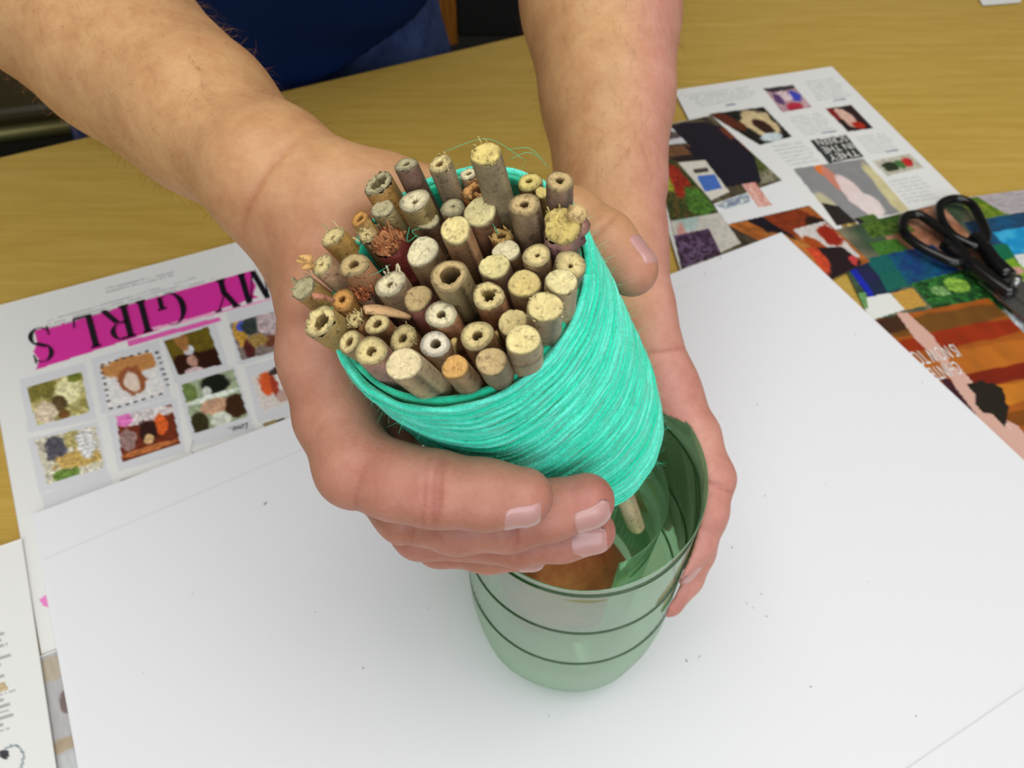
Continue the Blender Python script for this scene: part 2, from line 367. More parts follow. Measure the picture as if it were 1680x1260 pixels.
def headline(parent, z):
    """MY GIRLS in tall letters with thick and thin strokes"""
    mb = MB(); Q = [T(*c) for c in ((437, 443), (38, 549), (52, 603), (449, 490))]
    def mp(pts):
        p = np.asarray(pts, float); s, t = p[:, :1], p[:, 1:2]
        P = (1 - s) * (1 - t) * Q[0] + s * (1 - t) * Q[1] + s * t * Q[2] + (1 - s) * t * Q[3]; P[:, 2] = z; return P
    def st(x0, y0, x1, y1, w):
        mb.add(mp([(x0 - w, y0), (x0 + w, y0), (x1 + w, y1), (x1 - w, y1)]), [(0, 1, 2, 3)])
    def hb(x0, x1, y, h=0.025): mb.add(mp([(x0, y - h), (x1, y - h), (x1, y + h), (x0, y + h)]), [(0, 1, 2, 3)])
    def arc(cx, cy, rx, ry, a0, a1, w0, w1, n=26):
        P = []
        for k in range(n + 1):
            f = k / n; a = R(a0 + (a1 - a0) * f); w = w0 + (w1 - w0) * math.sin(f * math.pi)
            for sg in (-1, 1): P.append((cx + (rx + sg * w) * math.cos(a), cy + (ry + sg * w * 1.2) * math.sin(a)))
        mb.add(mp(P), [(2 * k, 2 * k + 1, 2 * k + 3, 2 * k + 2) for k in range(n)])
    K, t = 0.0115, 0.003
    st(0.012, 0, 0.018, 1, t); st(0.022, 1, 0.058, 0, K); st(0.095, 1, 0.060, 0, t); st(0.108, 0, 0.104, 1, K)     # M
    for x in (0.012, 0.108): hb(x - 0.016, x + 0.016, 0.02)
    st(0.158, 1, 0.192, 0.48, K); st(0.236, 1, 0.196, 0.5, t); st(0.196, 0, 0.196, 0.5, K); hb(0.176, 0.216, 0.02)  # Y
    hb(0.142, 0.176, 0.98); hb(0.222, 0.25, 0.98)
    arc(0.42, 0.5, 0.048, 0.5, 55, 305, 0.002, 0.012); st(0.456, 0.05, 0.456, 0.42, K * 0.8); hb(0.436, 0.474, 0.43)       # G
    st(0.532, 0, 0.532, 1, K); hb(0.512, 0.552, 0.02); hb(0.512, 0.552, 0.98)                                          # I
    st(0.602, 0, 0.602, 1, K); hb(0.582, 0.622, 0.02); hb(0.582, 0.64, 0.98); arc(0.630, 0.75, 0.036, 0.25, 90, -90, 0.002, 0.010); hb(0.6, 0.63, 0.5); st(0.640, 0.48, 0.682, 0.0, K)  # R
    st(0.742, 0, 0.742, 1, K); hb(0.722, 0.762, 0.98); hb(0.742, 0.802, 0.02); st(0.800, 0, 0.806, 0.28, t)                # L
    arc(0.945, 0.75, 0.034, 0.25, 30, 235, 0.002, 0.010); arc(0.938, 0.26, 0.036, 0.26, 55, -150, 0.002, 0.010); st(0.922, 0.60, 0.962, 0.42, K)  # S
    st(0.977, 1, 0.977, 0.75, t); st(0.905, 0, 0.905, 0.28, t)
    return mb.build('headline_lettering', INK, parent, smooth=False)

GP = (212, 214, 219)
# page under the card, lower left: pale interior photograph
pf = Page([(38, 1088), (230, 1010), (330, 1350), (80, 1400)], 0.0006)
pf.photo([(40, 1090), (110, 1062), (150, 1300), (85, 1330)], (176, 176, 178), [(.6, .10, .6, .07, (178, 168, 150)), (.8, .36, .14, .07, (120, 104, 100)), (.5, .62, .5, .04, (172, 156, 132)), (.15, .43, .05, .12, (120, 126, 124)), (.6, .82, .7, .12, (186, 190, 190))], 0.08, 5, 3)
o = pf.build('magazine_page'); tag(o, 'magazine page with a grey interior photo, showing as a strip below the pink headline page', 'magazine page')

# left page with the pink headline
pa = Page([(-32, 512), (415, 393), (700, 840), (70, 1076)], 0.0012, curl=0.0006)
P_ = pa
for q in ([(33, 625), (140, 597), (160, 690), (48, 712)], [(150, 590), (262, 560), (282, 655), (168, 682)], [(262, 545), (352, 520), (378, 612), (288, 632)], [(372, 512), (458, 490), (480, 578), (392, 602)],
          [(48, 722), (162, 692), (180, 782), (66, 812)], [(176, 683), (290, 655), (306, 745), (196, 775)], [(292, 632), (386, 602), (420, 708), (318, 735)], [(402, 603), (482, 582), (505, 672), (424, 696)], [(70, 812), (184, 780), (192, 840), (80, 860)]):
    P_.fill(q, GP)
P_.fill([(57, 545), (412, 447), (420, 447), (414, 462), (421, 470), (416, 487), (426, 489), (60, 609), (66, 592), (56, 580), (62, 565)], (214, 50, 156))
P_.fill([(208, 562), (361, 522), (363, 529), (250, 560), (212, 571)], (226, 96, 178)); P_.fill([(462, 488), (470, 486), (476, 500), (470, 510)], (226, 96, 178)); P_.fill([(250, 540), (464, 486), (465, 489), (252, 545)], (236, 170, 206))
P_.photo([(45, 638), (135, 612), (148, 678), (62, 700)], (196, 188, 132), [(.25, .15, .25, .2, (120, 112, 50)), (.7, .35, .22, .3, (226, 220, 170)), (.5, .6, .13, .18, (92, 74, 40)), (.2, .75, .2, .25, (214, 196, 170)), (.55, .9, .1, .1, (120, 84, 40)), (.85, .1, .12, .1, (110, 120, 40))], 0.35, 7, 11, (150, 140, 76))
P_.photo([(163, 597), (250, 577), (273, 647), (180, 673)], (228, 226, 226), [(.5, .22, .5, .2, (190, 132, 76)), (.5, .55, .22, .28, (150, 84, 48)), (.5, .58, .12, .2, (226, 206, 190))], 0.12, 7, 12)
for k in range(7):
    f = k / 7
    for (a, b_) in (((165, 600), (250, 574)), ((180, 672), (274, 645)), ((164, 604), (178, 668)), ((255, 580), (276, 642))):
        x = a[0] + (b_[0] - a[0]) * f; y = a[1] + (b_[1] - a[1]) * f; P_.fill([(x, y), (x + 6, y - 2), (x + 7, y + 1), (x + 1, y + 3)], (70, 70, 72))
P_.photo([(270, 562), (342, 538), (365, 600), (293, 618)], (104, 88, 22), [(.5, .8, .7, .3, (48, 20, 8)), (.42, .42, .12, .13, (214, 216, 226)), (.35, .15, .13, .3, (160, 110, 60)), (.42, .72, .1, .14, (196, 150, 130)), (.35, .98, .2, .08, (220, 190, 190))], 0.25, 6, 13)
P_.photo([(377, 533), (450, 513), (468, 575), (397, 593)], (130, 116, 110), [(.15, .3, .14, .3, (196, 150, 60)), (.25, .15, .12, .12, (70, 90, 190)), (.45, .2, .2, .2, (52, 62, 58)), (.8, .25, .25, .3, (196, 176, 180)), (.75, .7, .15, .15, (110, 60, 40)), (.25, .8, .1, .25, (84, 36, 34)), (.5, .6, .2, .15, (160, 130, 70))], 0.4, 8, 14)
P_.photo([(58, 723), (158, 700), (172, 768), (80, 797)], (206, 200, 180), [(.3, .35, .17, .3, (84, 82, 92)), (.6, .2, .15, .2, (182, 170, 110)), (.6, .65, .4, .2, (190, 160, 90)), (.35, .9, .25, .12, (110, 140, 60)), (.8, .35, .15, .3, (214, 214, 214))], 0.5, 11, 15)
P_.photo([(192, 685), (283, 665), (297, 730), (202, 760)], (110, 44, 22), [(.5, .1, .5, .18, (222, 214, 214)), (.1, .1, .15, .15, (226, 120, 190)), (.75, .4, .1, .22, (226, 100, 40)), (.5, .5, .14, .25, (48, 20, 16)), (.15, .55, .14, .22, (150, 120, 116)), (.5, .68, .08, .1, (220, 180, 130)), (.5, .9, .5, .06, (186, 110, 60))], 0.35, 8, 16)
P_.photo([(298, 633), (383, 607), (408, 685), (320, 713)], (158, 172, 140), [(.6, .17, .24, .2, (22, 26, 18)), (.42, .3, .08, .1, (214, 220, 210)), (.1, .2, .12, .18, (110, 130, 70)), (.5, .42, .5, .05, (226, 236, 222)), (.5, .62, .25, .16, (202, 160, 130)), (.85, .72, .2, .2, (62, 36, 18)), (.15, .85, .16, .2, (54, 50, 22)), (.5, .9, .18, .14, (214, 220, 204))], 0.25, 7, 17)
P_.photo([(413, 620), (470, 597), (493, 657), (433, 678)], (220, 212, 206), [(.35, .35, .22, .28, (216, 92, 44)), (.5, .5, .1, .3, (160, 60, 40)), (.8, .1, .3, .1, (60, 50, 50)), (.7, .75, .25, .15, (196, 160, 150))], 0.2, 8, 18)
P_.photo([(193, 793), (287, 760), (300, 778), (205, 805)], (70, 66, 24), [(.6, .3, .08, .4, (200, 70, 40)), (.2, .5, .15, .3, (50, 60, 20))], 0.5, 9, 19)
P_.photo([(337, 740), (413, 713), (420, 726), (345, 753)], (116, 96, 60), [], 0.5, 9, 20)
P_.photo([(430, 697), (467, 687), (480, 702), (440, 712)], (150, 136, 90), [(.8, .4, .2, .5, (60, 56, 50))], 0.5, 9, 21)
P_.photo([(102, 832), (170, 806), (172, 812), (106, 838)], (170, 150, 110), [], 0.4, 9, 22)
P_.fill([(66, 985), (78, 978), (83, 1000), (74, 996)], (228, 130, 196))
P_.lines([(78, 526), (380, 438), (383, 452), (82, 543)], 3, (186, 188, 190), ragged=0.35); P_.lines([(174, 473), (293, 444), (294, 454), (176, 484)], 2, (178, 180, 182)); P_.lines([(312, 748), (318, 724), (322, 725), (317, 750)], 4, (110, 110, 110))
o = pa.build('magazine_page'); tag(o, 'magazine page with black headline lettering on a pink banner above rows of small photos', 'magazine page')
headline(o, 0.0026)
ink_text('caption_lettering', 'Love...', [(408, 697), (376, 706), (374, 716), (406, 708)], 0.0026, INK, o)
# bottom left page
pb = Page([(-210, 972), (40, 888), (112, 1360), (-170, 1440)], 0.0030, curl=0.0003)
pb.lines([(-70, 1003), (8, 980), (40, 1196), (-40, 1222)], 23, (166, 168, 168), ragged=0.5, duty=0.45)
pb.photo([(-6, 1128), (14, 1122), (17, 1136), (-3, 1142)], (196, 176, 140), [], 0.3, 6, 5)
def ring(cx, cy, r, n=16): return [(cx + r * math.cos(i * 2 * math.pi / n), cy + r * math.sin(i * 2 * math.pi / n)) for i in range(n)]
pb.fill(ring(12, 1240, 8.5), (58, 58, 64))
arc_pts = spline([(12, 1234), (20, 1228), (30, 1226), (39, 1231), (43, 1243), (42, 1256), (36, 1268)], 30)[:, :2] if False else [(12, 1234), (17, 1229), (23, 1226.5), (30, 1226), (36, 1228.5), (40.5, 1234), (43, 1242), (43, 1250), (41, 1258), (36, 1268)]
for a, b_ in zip(arc_pts[:-1], arc_pts[1:]):
    dx, dy = b_[0] - a[0], b_[1] - a[1]; l = math.hypot(dx, dy); nx, ny = -dy / l * 1.7, dx / l * 1.7
    pb.fill([(a[0] + nx, a[1] + ny), (b_[0] + nx + dx * .2, b_[1] + ny + dy * .2), (b_[0] - nx + dx * .2, b_[1] - ny + dy * .2), (a[0] - nx, a[1] - ny)], (134, 146, 154))
o = pb.build('magazine_page'); tag(o, 'white magazine page with a grey text column and round quotation mark, lower left', 'magazine page')

# right: colourful page under the scissors
pd = Page([(1345, 356), (1790, 298), (2080, 700), (1560, 800)], 0.0006)
pd.photo([(1345, 356), (1790, 298), (2080, 700), (1560, 800)], (120, 110, 90), [], 0.3, 12, 31, (60, 80, 60))
pd.photo([(1430, 352), (1545, 338), (1640, 440), (1500, 470)], (150, 100, 74), [], 0.25, 9, 32, (166, 120, 96))
pd.photo([(1400, 352), (1470, 345), (1500, 380), (1430, 392)], (86, 110, 40), [], 0.4, 12, 33, (50, 80, 24))
pd.photo([(1570, 330), (1640, 318), (1690, 350), (1612, 366)], (112, 132, 34), [], 0.35, 11, 34, (80, 112, 30))
pd.photo([(1600, 322), (1760, 300), (1790, 340), (1650, 352)], (168, 160, 164), [], 0.2, 7, 35)
pd.photo([(1580, 366), (1700, 345), (1760, 400), (1625, 430)], (30, 62, 92), [], 0.25, 5, 36, (24, 80, 120))
pd.photo([(1628, 382), (1720, 366), (1750, 400), (1662, 420)], (26, 140, 196), [], 0.08, 5, 37, (60, 170, 214))
pd.photo([(1620, 405), (1650, 400), (1666, 424), (1634, 432)], (16, 104, 70), [], 0.1, 5, 38)
pd.photo([(1664, 420), (1740, 405), (1800, 470), (1700, 480)], (214, 218, 214), [], 0.1, 5, 39)
pd.photo([(1635, 432), (1662, 424), (1700, 460), (1660, 466)], (118, 158, 40), [(.5, .5, .4, .15, (206, 150, 140))], 0.3, 9, 40)
pd.photo([(1425, 400), (1470, 392), (1500, 420), (1450, 428)], (64, 110, 40), [], 0.4, 9, 41)
pd.photo([(1385, 432), (1440, 422), (1480, 478), (1425, 490)], (34, 34, 76), [(.1, .5, .1, .6, (24, 40, 170))], 0.15, 5, 42, (28, 40, 66))
pd.photo([(1418, 426), (1455, 418), (1476, 444), (1440, 452)], (20, 92, 90), [], 0.15, 5, 43)
pd.photo([(1440, 452), (1476, 444), (1502, 468), (1456, 480)], (24, 96, 84), [], 0.15, 5, 44)
pd.photo([(1455, 418), (1530, 402), (1580, 450), (1490, 468)], (26, 58, 110), [], 0.25, 6, 45, (20, 78, 110))
pd.photo([(1494, 466), (1590, 440), (1660, 510), (1530, 508)], (44, 104, 44), [(.6, .3, .15, .2, (120, 160, 60)), (.3, .4, .12, .15, (110, 150, 90))], 0.7, 14, 46, (24, 60, 28))
pd.photo([(1620, 470), (1700, 460), (1760, 560), (1690, 570)], (150, 156, 160), [(.3, .3, .3, .15, (60, 90, 70))], 0.4, 9, 47, (190, 196, 200))
pd.photo([(1462, 482), (1497, 473), (1520, 502), (1482, 510)], (190, 146, 66), [], 0.1, 5, 48)
pd.fill([(1400, 492), (1460, 482), (1484, 509), (1430, 526)], (222, 224, 220))
pd.photo([(1408, 482), (1420, 480), (1424, 506), (1412, 508)], (100, 150, 90), [], 0.4, 9, 49)
pd.photo([(1433, 526), (1621, 490), (1900, 760), (1640, 820)], (158, 84, 24), [(.5, .07, .6, .05, (110, 70, 24)), (.5, .16, .6, .045, (146, 44, 12)), (.5, .30, .6, .06, (176, 100, 30)), (.6, .40, .6, .035, (120, 30, 8)), (.5, .5, .5, .05, (190, 116, 34)), (.6, .63, .5, .04, (120, 66, 12)), (.6, .74, .5, .03, (196, 140, 50)), (.6, .9, .6, .05, (110, 30, 8))], 0.12, 5, 50)
pd.fill([(1436, 526), (1480, 516), (1500, 540), (1455, 548)], (66, 38, 24))
for q in ([(1470, 514), (1488, 514), (1530, 552), (1560, 598), (1548, 602), (1500, 556)], [(1545, 600), (1575, 605), (1625, 670), (1700, 750), (1700, 790), (1600, 690)], [(1650, 690), (1668, 698), (1720, 760), (1700, 770)]):
    pd.photo(q[:4] if len(q) == 4 else [q[0], q[1], q[len(q) // 2 + 1] if False else q[3], q[-1]], (206, 160, 146), [], 0.15, 6, 51, (222, 190, 180)); pd.fill(q, (208, 166, 152))
pd.fill([(1540, 620), (1556, 622), (1600, 680), (1612, 706), (1580, 672)], (60, 24, 36)); pd.fill(ring(1624, 655, 26, 9), (34, 28, 20)); pd.fill([(1585, 632), (1612, 624), (1655, 668), (1648, 702), (1620, 672)], (34, 28, 20))
o = pd.build('magazine_page'); tag(o, 'colourful magazine page with garden, blue squares and orange timber photo, under the scissors', 'magazine page')
ink_text('headline_lettering', 'IS NOW TO', [(1562, 566), (1488, 580), (1510, 602), (1577, 586)], 0.0012, WINK, o)
ink_text('headline_lettering', 'CHINTE', [(1566, 594), (1518, 606), (1537, 626), (1580, 615)], 0.0012, WINK, o)
# right: white page with small pictures
pc = Page([(1105, 150), (1364, 111), (1578, 326), (1330, 400)], 0.0011, curl=0.0004)
pc = Page([(1105, 150), (1364, 111), (1580, 326), (1240, 412)], 0.0011, curl=0.0004)
pc.photo([(1252, 147), (1300, 141), (1332, 178), (1283, 186)], (186, 150, 160), [(.5, .05, .5, .15, (60, 50, 60)), (.75, .45, .2, .2, (60, 70, 180)), (.5, .9, .25, .2, (170, 40, 60)), (.45, .4, .2, .2, (226, 200, 206)), (.2, .5, .14, .2, (90, 60, 110))], 0.4, 9, 61)
pc.photo([(1353, 180), (1396, 174), (1433, 212), (1391, 218)], (40, 22, 26), [(.45, .45, .22, .42, (216, 176, 160)), (.6, .8, .2, .15, (170, 40, 20)), (.1, .2, .12, .3, (130, 30, 30))], 0.2, 6, 62)
pc.photo([(1162, 189), (1252, 177), (1299, 226), (1246, 240)], (24, 22, 20), [(.62, .45, .3, .42, (206, 184, 140)), (.62, .55, .13, .22, (52, 24, 18)), (.5, .88, .3, .1, (196, 210, 214)), (.15, .3, .15, .3, (90, 40, 20))], 0.15, 6, 63)
pc.fill([(1328, 232), (1387, 223), (1416, 259), (1359, 270)], (48, 56, 54))
pc.photo([(1300, 279), (1416, 262), (1492, 347), (1375, 372)], (138, 138, 140), [(.35, .08, .06, .10, (226, 120, 50)), (.4, .25, .07, .2, (206, 130, 110)), (.5, .55, .1, .35, (226, 206, 204)), (.57, .82, .14, .22, (228, 214, 212)), (.05, .8, .12, .35, (190, 184, 150)), (.95, .6, .1, .5, (206, 196, 150))], 0.06, 4, 64)
pc.photo([(1365, 352), (1405, 366), (1433, 406), (1408, 412)], (150, 130, 70), [(.6, .5, .3, .3, (214, 196, 110))], 0.2, 6, 65, (96, 66, 50))
pc.photo([(1400, 360), (1432, 352), (1462, 380), (1432, 396)], (70, 100, 36), [(.1, .2, .2, .2, (40, 36, 34))], 0.4, 9, 66)
pc.photo([(1345, 334), (1375, 340), (1404, 366), (1372, 372)], (40, 34, 30), [], 0.2, 6, 67)
pc.photo([(1430, 266), (1492, 254), (1515, 277), (1455, 291)], (190, 186, 170), [(.3, .5, .2, .3, (44, 52, 34)), (.75, .5, .14, .3, (190, 40, 40)), (.55, .5, .1, .3, (70, 110, 60))], 0.3, 8, 68)
for q, n_, rg in (([(1120, 158), (1240, 140), (1250, 160), (1150, 178)], 5, .2), ([(1318, 135), (1368, 128), (1400, 160), (1342, 168)], 7, .1), ([(1292, 194), (1346, 186), (1378, 218), (1320, 226)], 7, .1), ([(1262, 240), (1318, 232), (1352, 266), (1296, 276)], 6, .15), ([(1400, 226), (1452, 218), (1480, 248), (1428, 256)], 7, .1), ([(1452, 298), (1508, 288), (1546, 328), (1490, 336)], 7, .12)):
    pc.lines(q, n_, (196, 199, 200), ragged=rg, duty=0.4)
for q in ([(1190, 174), (1206, 171), (1207, 173), (1191, 176)], [(1366, 166), (1386, 163), (1387, 165), (1367, 168)], [(1348, 219), (1370, 216), (1371, 218), (1349, 221)], [(1452, 250), (1472, 247), (1473, 249), (1453, 252)]): pc.fill(q, (120, 124, 150))
o = pc.build('magazine_page'); tag(o, 'white magazine page with small pictures, text columns and a dark lettered square, upper right', 'magazine page')
for k, wtxt in enumerate(('THEY', 'IN THE', 'SCREEN')):
    f = k / 3
    def L(a, b_, t): return (a[0] + (b_[0] - a[0]) * t, a[1] + (b_[1] - a[1]) * t)
    lt, lb, rt, rb = (1328, 232), (1359, 270), (1387, 223), (1416, 259)
    t0, t1 = 0.96 - f, 0.70 - f        # lettering stands upside down to the camera
    a0, a1 = L(lt, lb, t1), L(lt, lb, t0); b0, b1 = L(rt, rb, t1), L(rt, rb, t0)
    ink_text('square_lettering', wtxt, [L(a0, b0, 0.92), L(a0, b0, 0.1), L(a1, b1, 0.1), L(a1, b1, 0.92)], 0.0020, GINK if False else WINK, o)
# right: photo page overlapping it
pe = Page([(1040, 222), (1164, 190), (1424, 428), (1330, 600)], 0.0021)
pe = Page([(1046, 218), (1166, 192), (1426, 432), (1150, 560)], 0.0021)
pe.photo([(1046, 218), (1166, 192), (1426, 432), (1150, 560)], (92, 84, 60), [], 0.4, 12, 71, (60, 50, 40))
pe.photo([(1200, 214), (1240, 224), (1302, 292), (1245, 306)], (112, 110, 84), [(.2, .2, .4, .3, (150, 84, 50)), (.2, .6, .3, .2, (80, 90, 40))], 0.5, 12, 72, (136, 132, 112))
pe.photo([(1046, 218), (1100, 208), (1140, 236), (1070, 244)], (206, 206, 210), [(.5, .5, .5, .2, (90, 80, 80))], 0.2, 7, 73)
pe.photo([(1080, 244), (1150, 240), (1170, 268), (1110, 276)], (112, 74, 48), [(.5, .7, .5, .2, (40, 30, 30))], 0.3, 9, 74)
for q in ([(1098, 209), (1150, 203), (1186, 212), (1236, 258), (1248, 300), (1240, 310), (1205, 306), (1150, 262)], [(1120, 240), (1145, 250), (1210, 300), (1204, 310), (1180, 308)]): pe.fill(q, (26, 20, 36))
pe.fill([(1178, 214), (1190, 212), (1210, 228), (1198, 232)], (110, 50, 30))
pe.photo([(1068, 262), (1112, 268), (1180, 352), (1100, 372)], (50, 66, 26), [(.25, .3, .22, .2, (150, 160, 40)), (.6, .35, .25, .3, (150, 40, 24)), (.75, .75, .25, .25, (70, 110, 40)), (.1, .1, .14, .12, (120, 130, 170))], 0.6, 11, 75, (84, 70, 34))
pe.photo([(1112, 270), (1156, 266), (1196, 318), (1166, 332)], (216, 212, 200), [], 0.06, 5, 76)
pe.photo([(1136, 281), (1160, 278), (1163, 285), (1139, 288)], (70, 66, 60), [], 0.6, 14, 77); pe.photo([(1142, 292), (1172, 289), (1184, 312), (1156, 318)], (70, 110, 190), [], 0.3, 9, 78)
pe.fill([(1170, 338), (1292, 296), (1328, 340), (1190, 372)], (226, 228, 230)); pe.photo([(1172, 340), (1226, 318), (1230, 334), (1190, 346)], (120, 130, 160), [], 0.6, 8, 79, (190, 200, 200))
pe.photo([(1216, 306), (1238, 302), (1266, 340), (1244, 344)], (206, 140, 126), [], 0.25, 7, 80, (226, 180, 170)); pe.fill([(1292, 296), (1300, 296), (1332, 334), (1326, 338)], (70, 96, 140))
pe.photo([(1193, 372), (1330, 341), (1426, 432), (1400, 480)], (156, 88, 36), [(.6, .15, .35, .2, (130, 50, 20)), (.32, .2, .1, .3, (20, 14, 26)), (.85, .3, .12, .2, (40, 20, 14)), (.2, .5, .2, .3, (176, 110, 50))], 0.3, 8, 81, (176, 104, 44))
pe.photo([(1300, 380), (1352, 366), (1410, 424), (1360, 440)], (206, 200, 196), [(.1, .6, .25, .35, (160, 70, 24)), (.75, .35, .25, .3, (146, 34, 18)), (.2, 1., .2, .2, (60, 30, 20))], 0.15, 6, 82)
pe.photo([(1320, 410), (1380, 408), (1412, 432), (1390, 500)], (36, 22, 26), [(.15, .2, .2, .3, (196, 70, 40)), (.9, .7, .1, .2, (190, 60, 60))], 0.3, 7, 83)
pe.photo([(1100, 366), (1180, 352), (1214, 402), (1120, 448)], (196, 192, 184), [(.3, .1, .2, .2, (170, 190, 186)), (.15, .4, .1, .3, (206, 150, 140))], 0.1, 6, 84)
pe.photo([(1105, 390), (1162, 378), (1183, 420), (1119, 444)], (54, 36, 54), [], 0.9, 14, 85, (96, 74, 104))
pe.fill([(1046, 218), (1072, 262), (1100, 370), (1118, 450), (1150, 560), (1060, 500)], (212, 212, 208))
o = pe.build('magazine_page'); tag(o, 'magazine page of dark garden photos and a wooden room, beside the standing forearm', 'magazine page')
# scrap at the far corner
ps = Page([(1560, -90), (1690, -100), (1674, 5), (1612, 10)], 0.0006); ps.photo([(1575, -90), (1680, -100), (1665, -4), (1620, -2)], (90, 104, 120), [], 0.3, 5, 91)
o = ps.build('paper_scrap'); tag(o, 'small pale blue-grey paper at the far right corner of the table', 'paper')

# ------------------------------------------------------------------ white card and sheet on it
def sheet(name, corners, z, th, m, wob=0.0):
    P = [T(*c) for c in corners]; n = 30; V = []
    for k in range(2):
        for i in range(n + 1):
            for j in range(n + 1):
                s, t = i / n, j / n
                p = (1 - s) * (1 - t) * P[0] + s * (1 - t) * P[1] + s * t * P[2] + (1 - s) * t * P[3]
                e = max(abs(s - .5), abs(t - .5)) * 2
                V.append((p[0], p[1], z - (0 if k == 0 else th) + wob * max(0, e - .8) * 5 * (0.5 + 0.5 * math.sin(9 * s + 5 * t)) * (1 if k == 0 or wob else 0)))
    Fc = []; M = (n + 1) ** 2; I = lambda i, j: i * (n + 1) + j
    for i in range(n):
        for j in range(n):
            Fc.append((I(i, j), I(i, j + 1), I(i + 1, j + 1), I(i + 1, j))); Fc.append((M + I(i, j), M + I(i + 1, j), M + I(i + 1, j + 1), M + I(i, j + 1)))
        Fc += [(I(i, 0), I(i + 1, 0), M + I(i + 1, 0), M + I(i, 0)), (I(i + 1, n), I(i, n), M + I(i, n), M + I(i + 1, n)), (I(0, i + 1), I(0, i), M + I(0, i), M + I(0, i + 1)), (I(n, i), I(n, i + 1), M + I(n, i + 1), M + I(n, i))]
    return mesh(name, V, Fc, m, None, False)
c = [(58, 850), (1280, 388), (2350, 1400), (210, 1680)]
o = sheet('white_card', c, 0.0042, 0.0011, WHITE); tag(o, 'large white card covering the table under the bottle and hands', 'card')
o = sheet('white_sheet', [(75, 926), (1268, 416), (2280, 1400), (225, 1640)], 0.0046, 0.0003, WHITE); tag(o, 'thin white sheet lying on the white card just inside its edges', 'paper')
o = sheet('white_sheet', [(1440, 1295), (1760, 1076), (1900, 1250), (1540, 1500)], 0.0050, 0.0003, WHITE); tag(o, 'white sheet corner overlapping the card at the lower right of the picture', 'paper')
mb = MB()
for (u, v, r_) in [(364 * .405 + 440 - 148 + 148 * 0, 832, 1.0), (437, 834, 1.1), (1180, 431, 1.2), (1155, 457, 0.8), (1240, 671, 0.8), (1252, 820, 0.7), (1198, 905, 0.9), (1246, 981, .7), (1222, 996, .7), (1232, 1003, .6), (1254, 1017, .8), (1124, 1090, 1.0), (1145, 1083, .8), (1326, 1132, .8), (598, 1102, .9), (1497, 1180, .7), (1180, 690, .6), (1400, 556, .7), (1509, 635, .7), (705, 1004, .6), (520, 1010, .6), (1050, 560, .5), (320, 980, .5), (900, 1180, .6), (1350, 800, .5), (1420, 960, .5), (240, 1110, .5)]:
    p = T(u, v); rr = 0.0004 * r_; a = rng.rand() * 3
    mb.box((p[0], p[1], 0.0046 + rr * 0.5), rr * 1.3, rr * .7, rr * .5, (math.cos(a), math.sin(a), 0), (-math.sin(a), math.cos(a), 0))
tag(mb.build('dust_crumbs', DUST, smooth=False), 'tiny crumbs of bamboo dust scattered over the white card', 'crumbs', kind='stuff')

# ------------------------------------------------------------------ scissors
sc = empty('scissors', tuple(T(1560, 420)))
def on(pts, z): return np.array([np.append(T(*p)[:2], z) for p in pts])
def closed(pts, n=60):
    P = np.asarray(pts); m = len(P); Q = spline(np.vstack([P[-2:], P, P[:3]]), (m + 4) * 12 + 1); return Q[24:24 + m * 12]
sc.location = (0, 0, 0)
l1 = on([(1478, 372), (1500, 368), (1525, 384), (1552, 408), (1575, 436), (1560, 446), (1530, 434), (1500, 418), (1476, 396)], 0.0095)
V, Fc = tube(closed(l1), 0.0038, 10, True); mb = MB(); mb.add(V, Fc)
V, Fc = tube(spline(on([(1540, 415), (1580, 446), (1620, 478), (1652, 500)], 0.0095), 12), [0.0048] * 4 + [0.006] * 8, 10); mb.add(V, Fc); h1 = mb.build('handle', BLACKP, sc)
l2 = on([(1536, 350), (1560, 341), (1585, 350), (1600, 374), (1610, 404), (1598, 420), (1574, 412), (1552, 398), (1536, 374)], 0.0095)
V, Fc = tube(closed(l2), 0.0036, 10, True); mb = MB(); mb.add(V, Fc)
V, Fc = tube(spline(on([(1588, 405), (1605, 425), (1620, 446), (1645, 470)], 0.0100), 12), [0.0055] * 4 + [0.0065] * 8, 10); mb.add(V, Fc); h2 = mb.build('handle', BLACKP, sc)
def blade(pts, z, th, name='blade'):
    P = [T(*p) for p in pts]; V = [(p[0], p[1], z) for p in P] + [(p[0], p[1], z + th) for p in P]; n = len(P)
    return mesh(name, V, [tuple(range(n))[::-1], tuple(range(n, 2 * n))] + [(i, (i + 1) % n, n + (i + 1) % n, n + i) for i in range(n)], STEEL, sc, False)
blade([(1606, 455), (1628, 440), (1690, 490), (1790, 585), (1780, 590), (1690, 524)], 0.0065, 0.0016); blade([(1600, 470), (1620, 452), (1690, 512), (1770, 600), (1762, 603), (1670, 530)], 0.0046, 0.0016)
pv = T(1652, 484); mb = MB(); a = np.arange(14) * 2 * np.pi / 14
V = [(pv[0] + .0035 * math.cos(x), pv[1] + .0035 * math.sin(x), z) for z in (0.003, 0.018) for x in a]; mb.add(V, [tuple(range(14))[::-1], tuple(range(14, 28))] + [(i, (i + 1) % 14, 14 + (i + 1) % 14, 14 + i) for i in range(14)]); mb.build('pivot_screw', STEEL, sc)
rebase(sc, T(1600, 440, 0.003))
tag(sc, 'scissors with black plastic handles and steel blades on the colourful page', 'scissors')

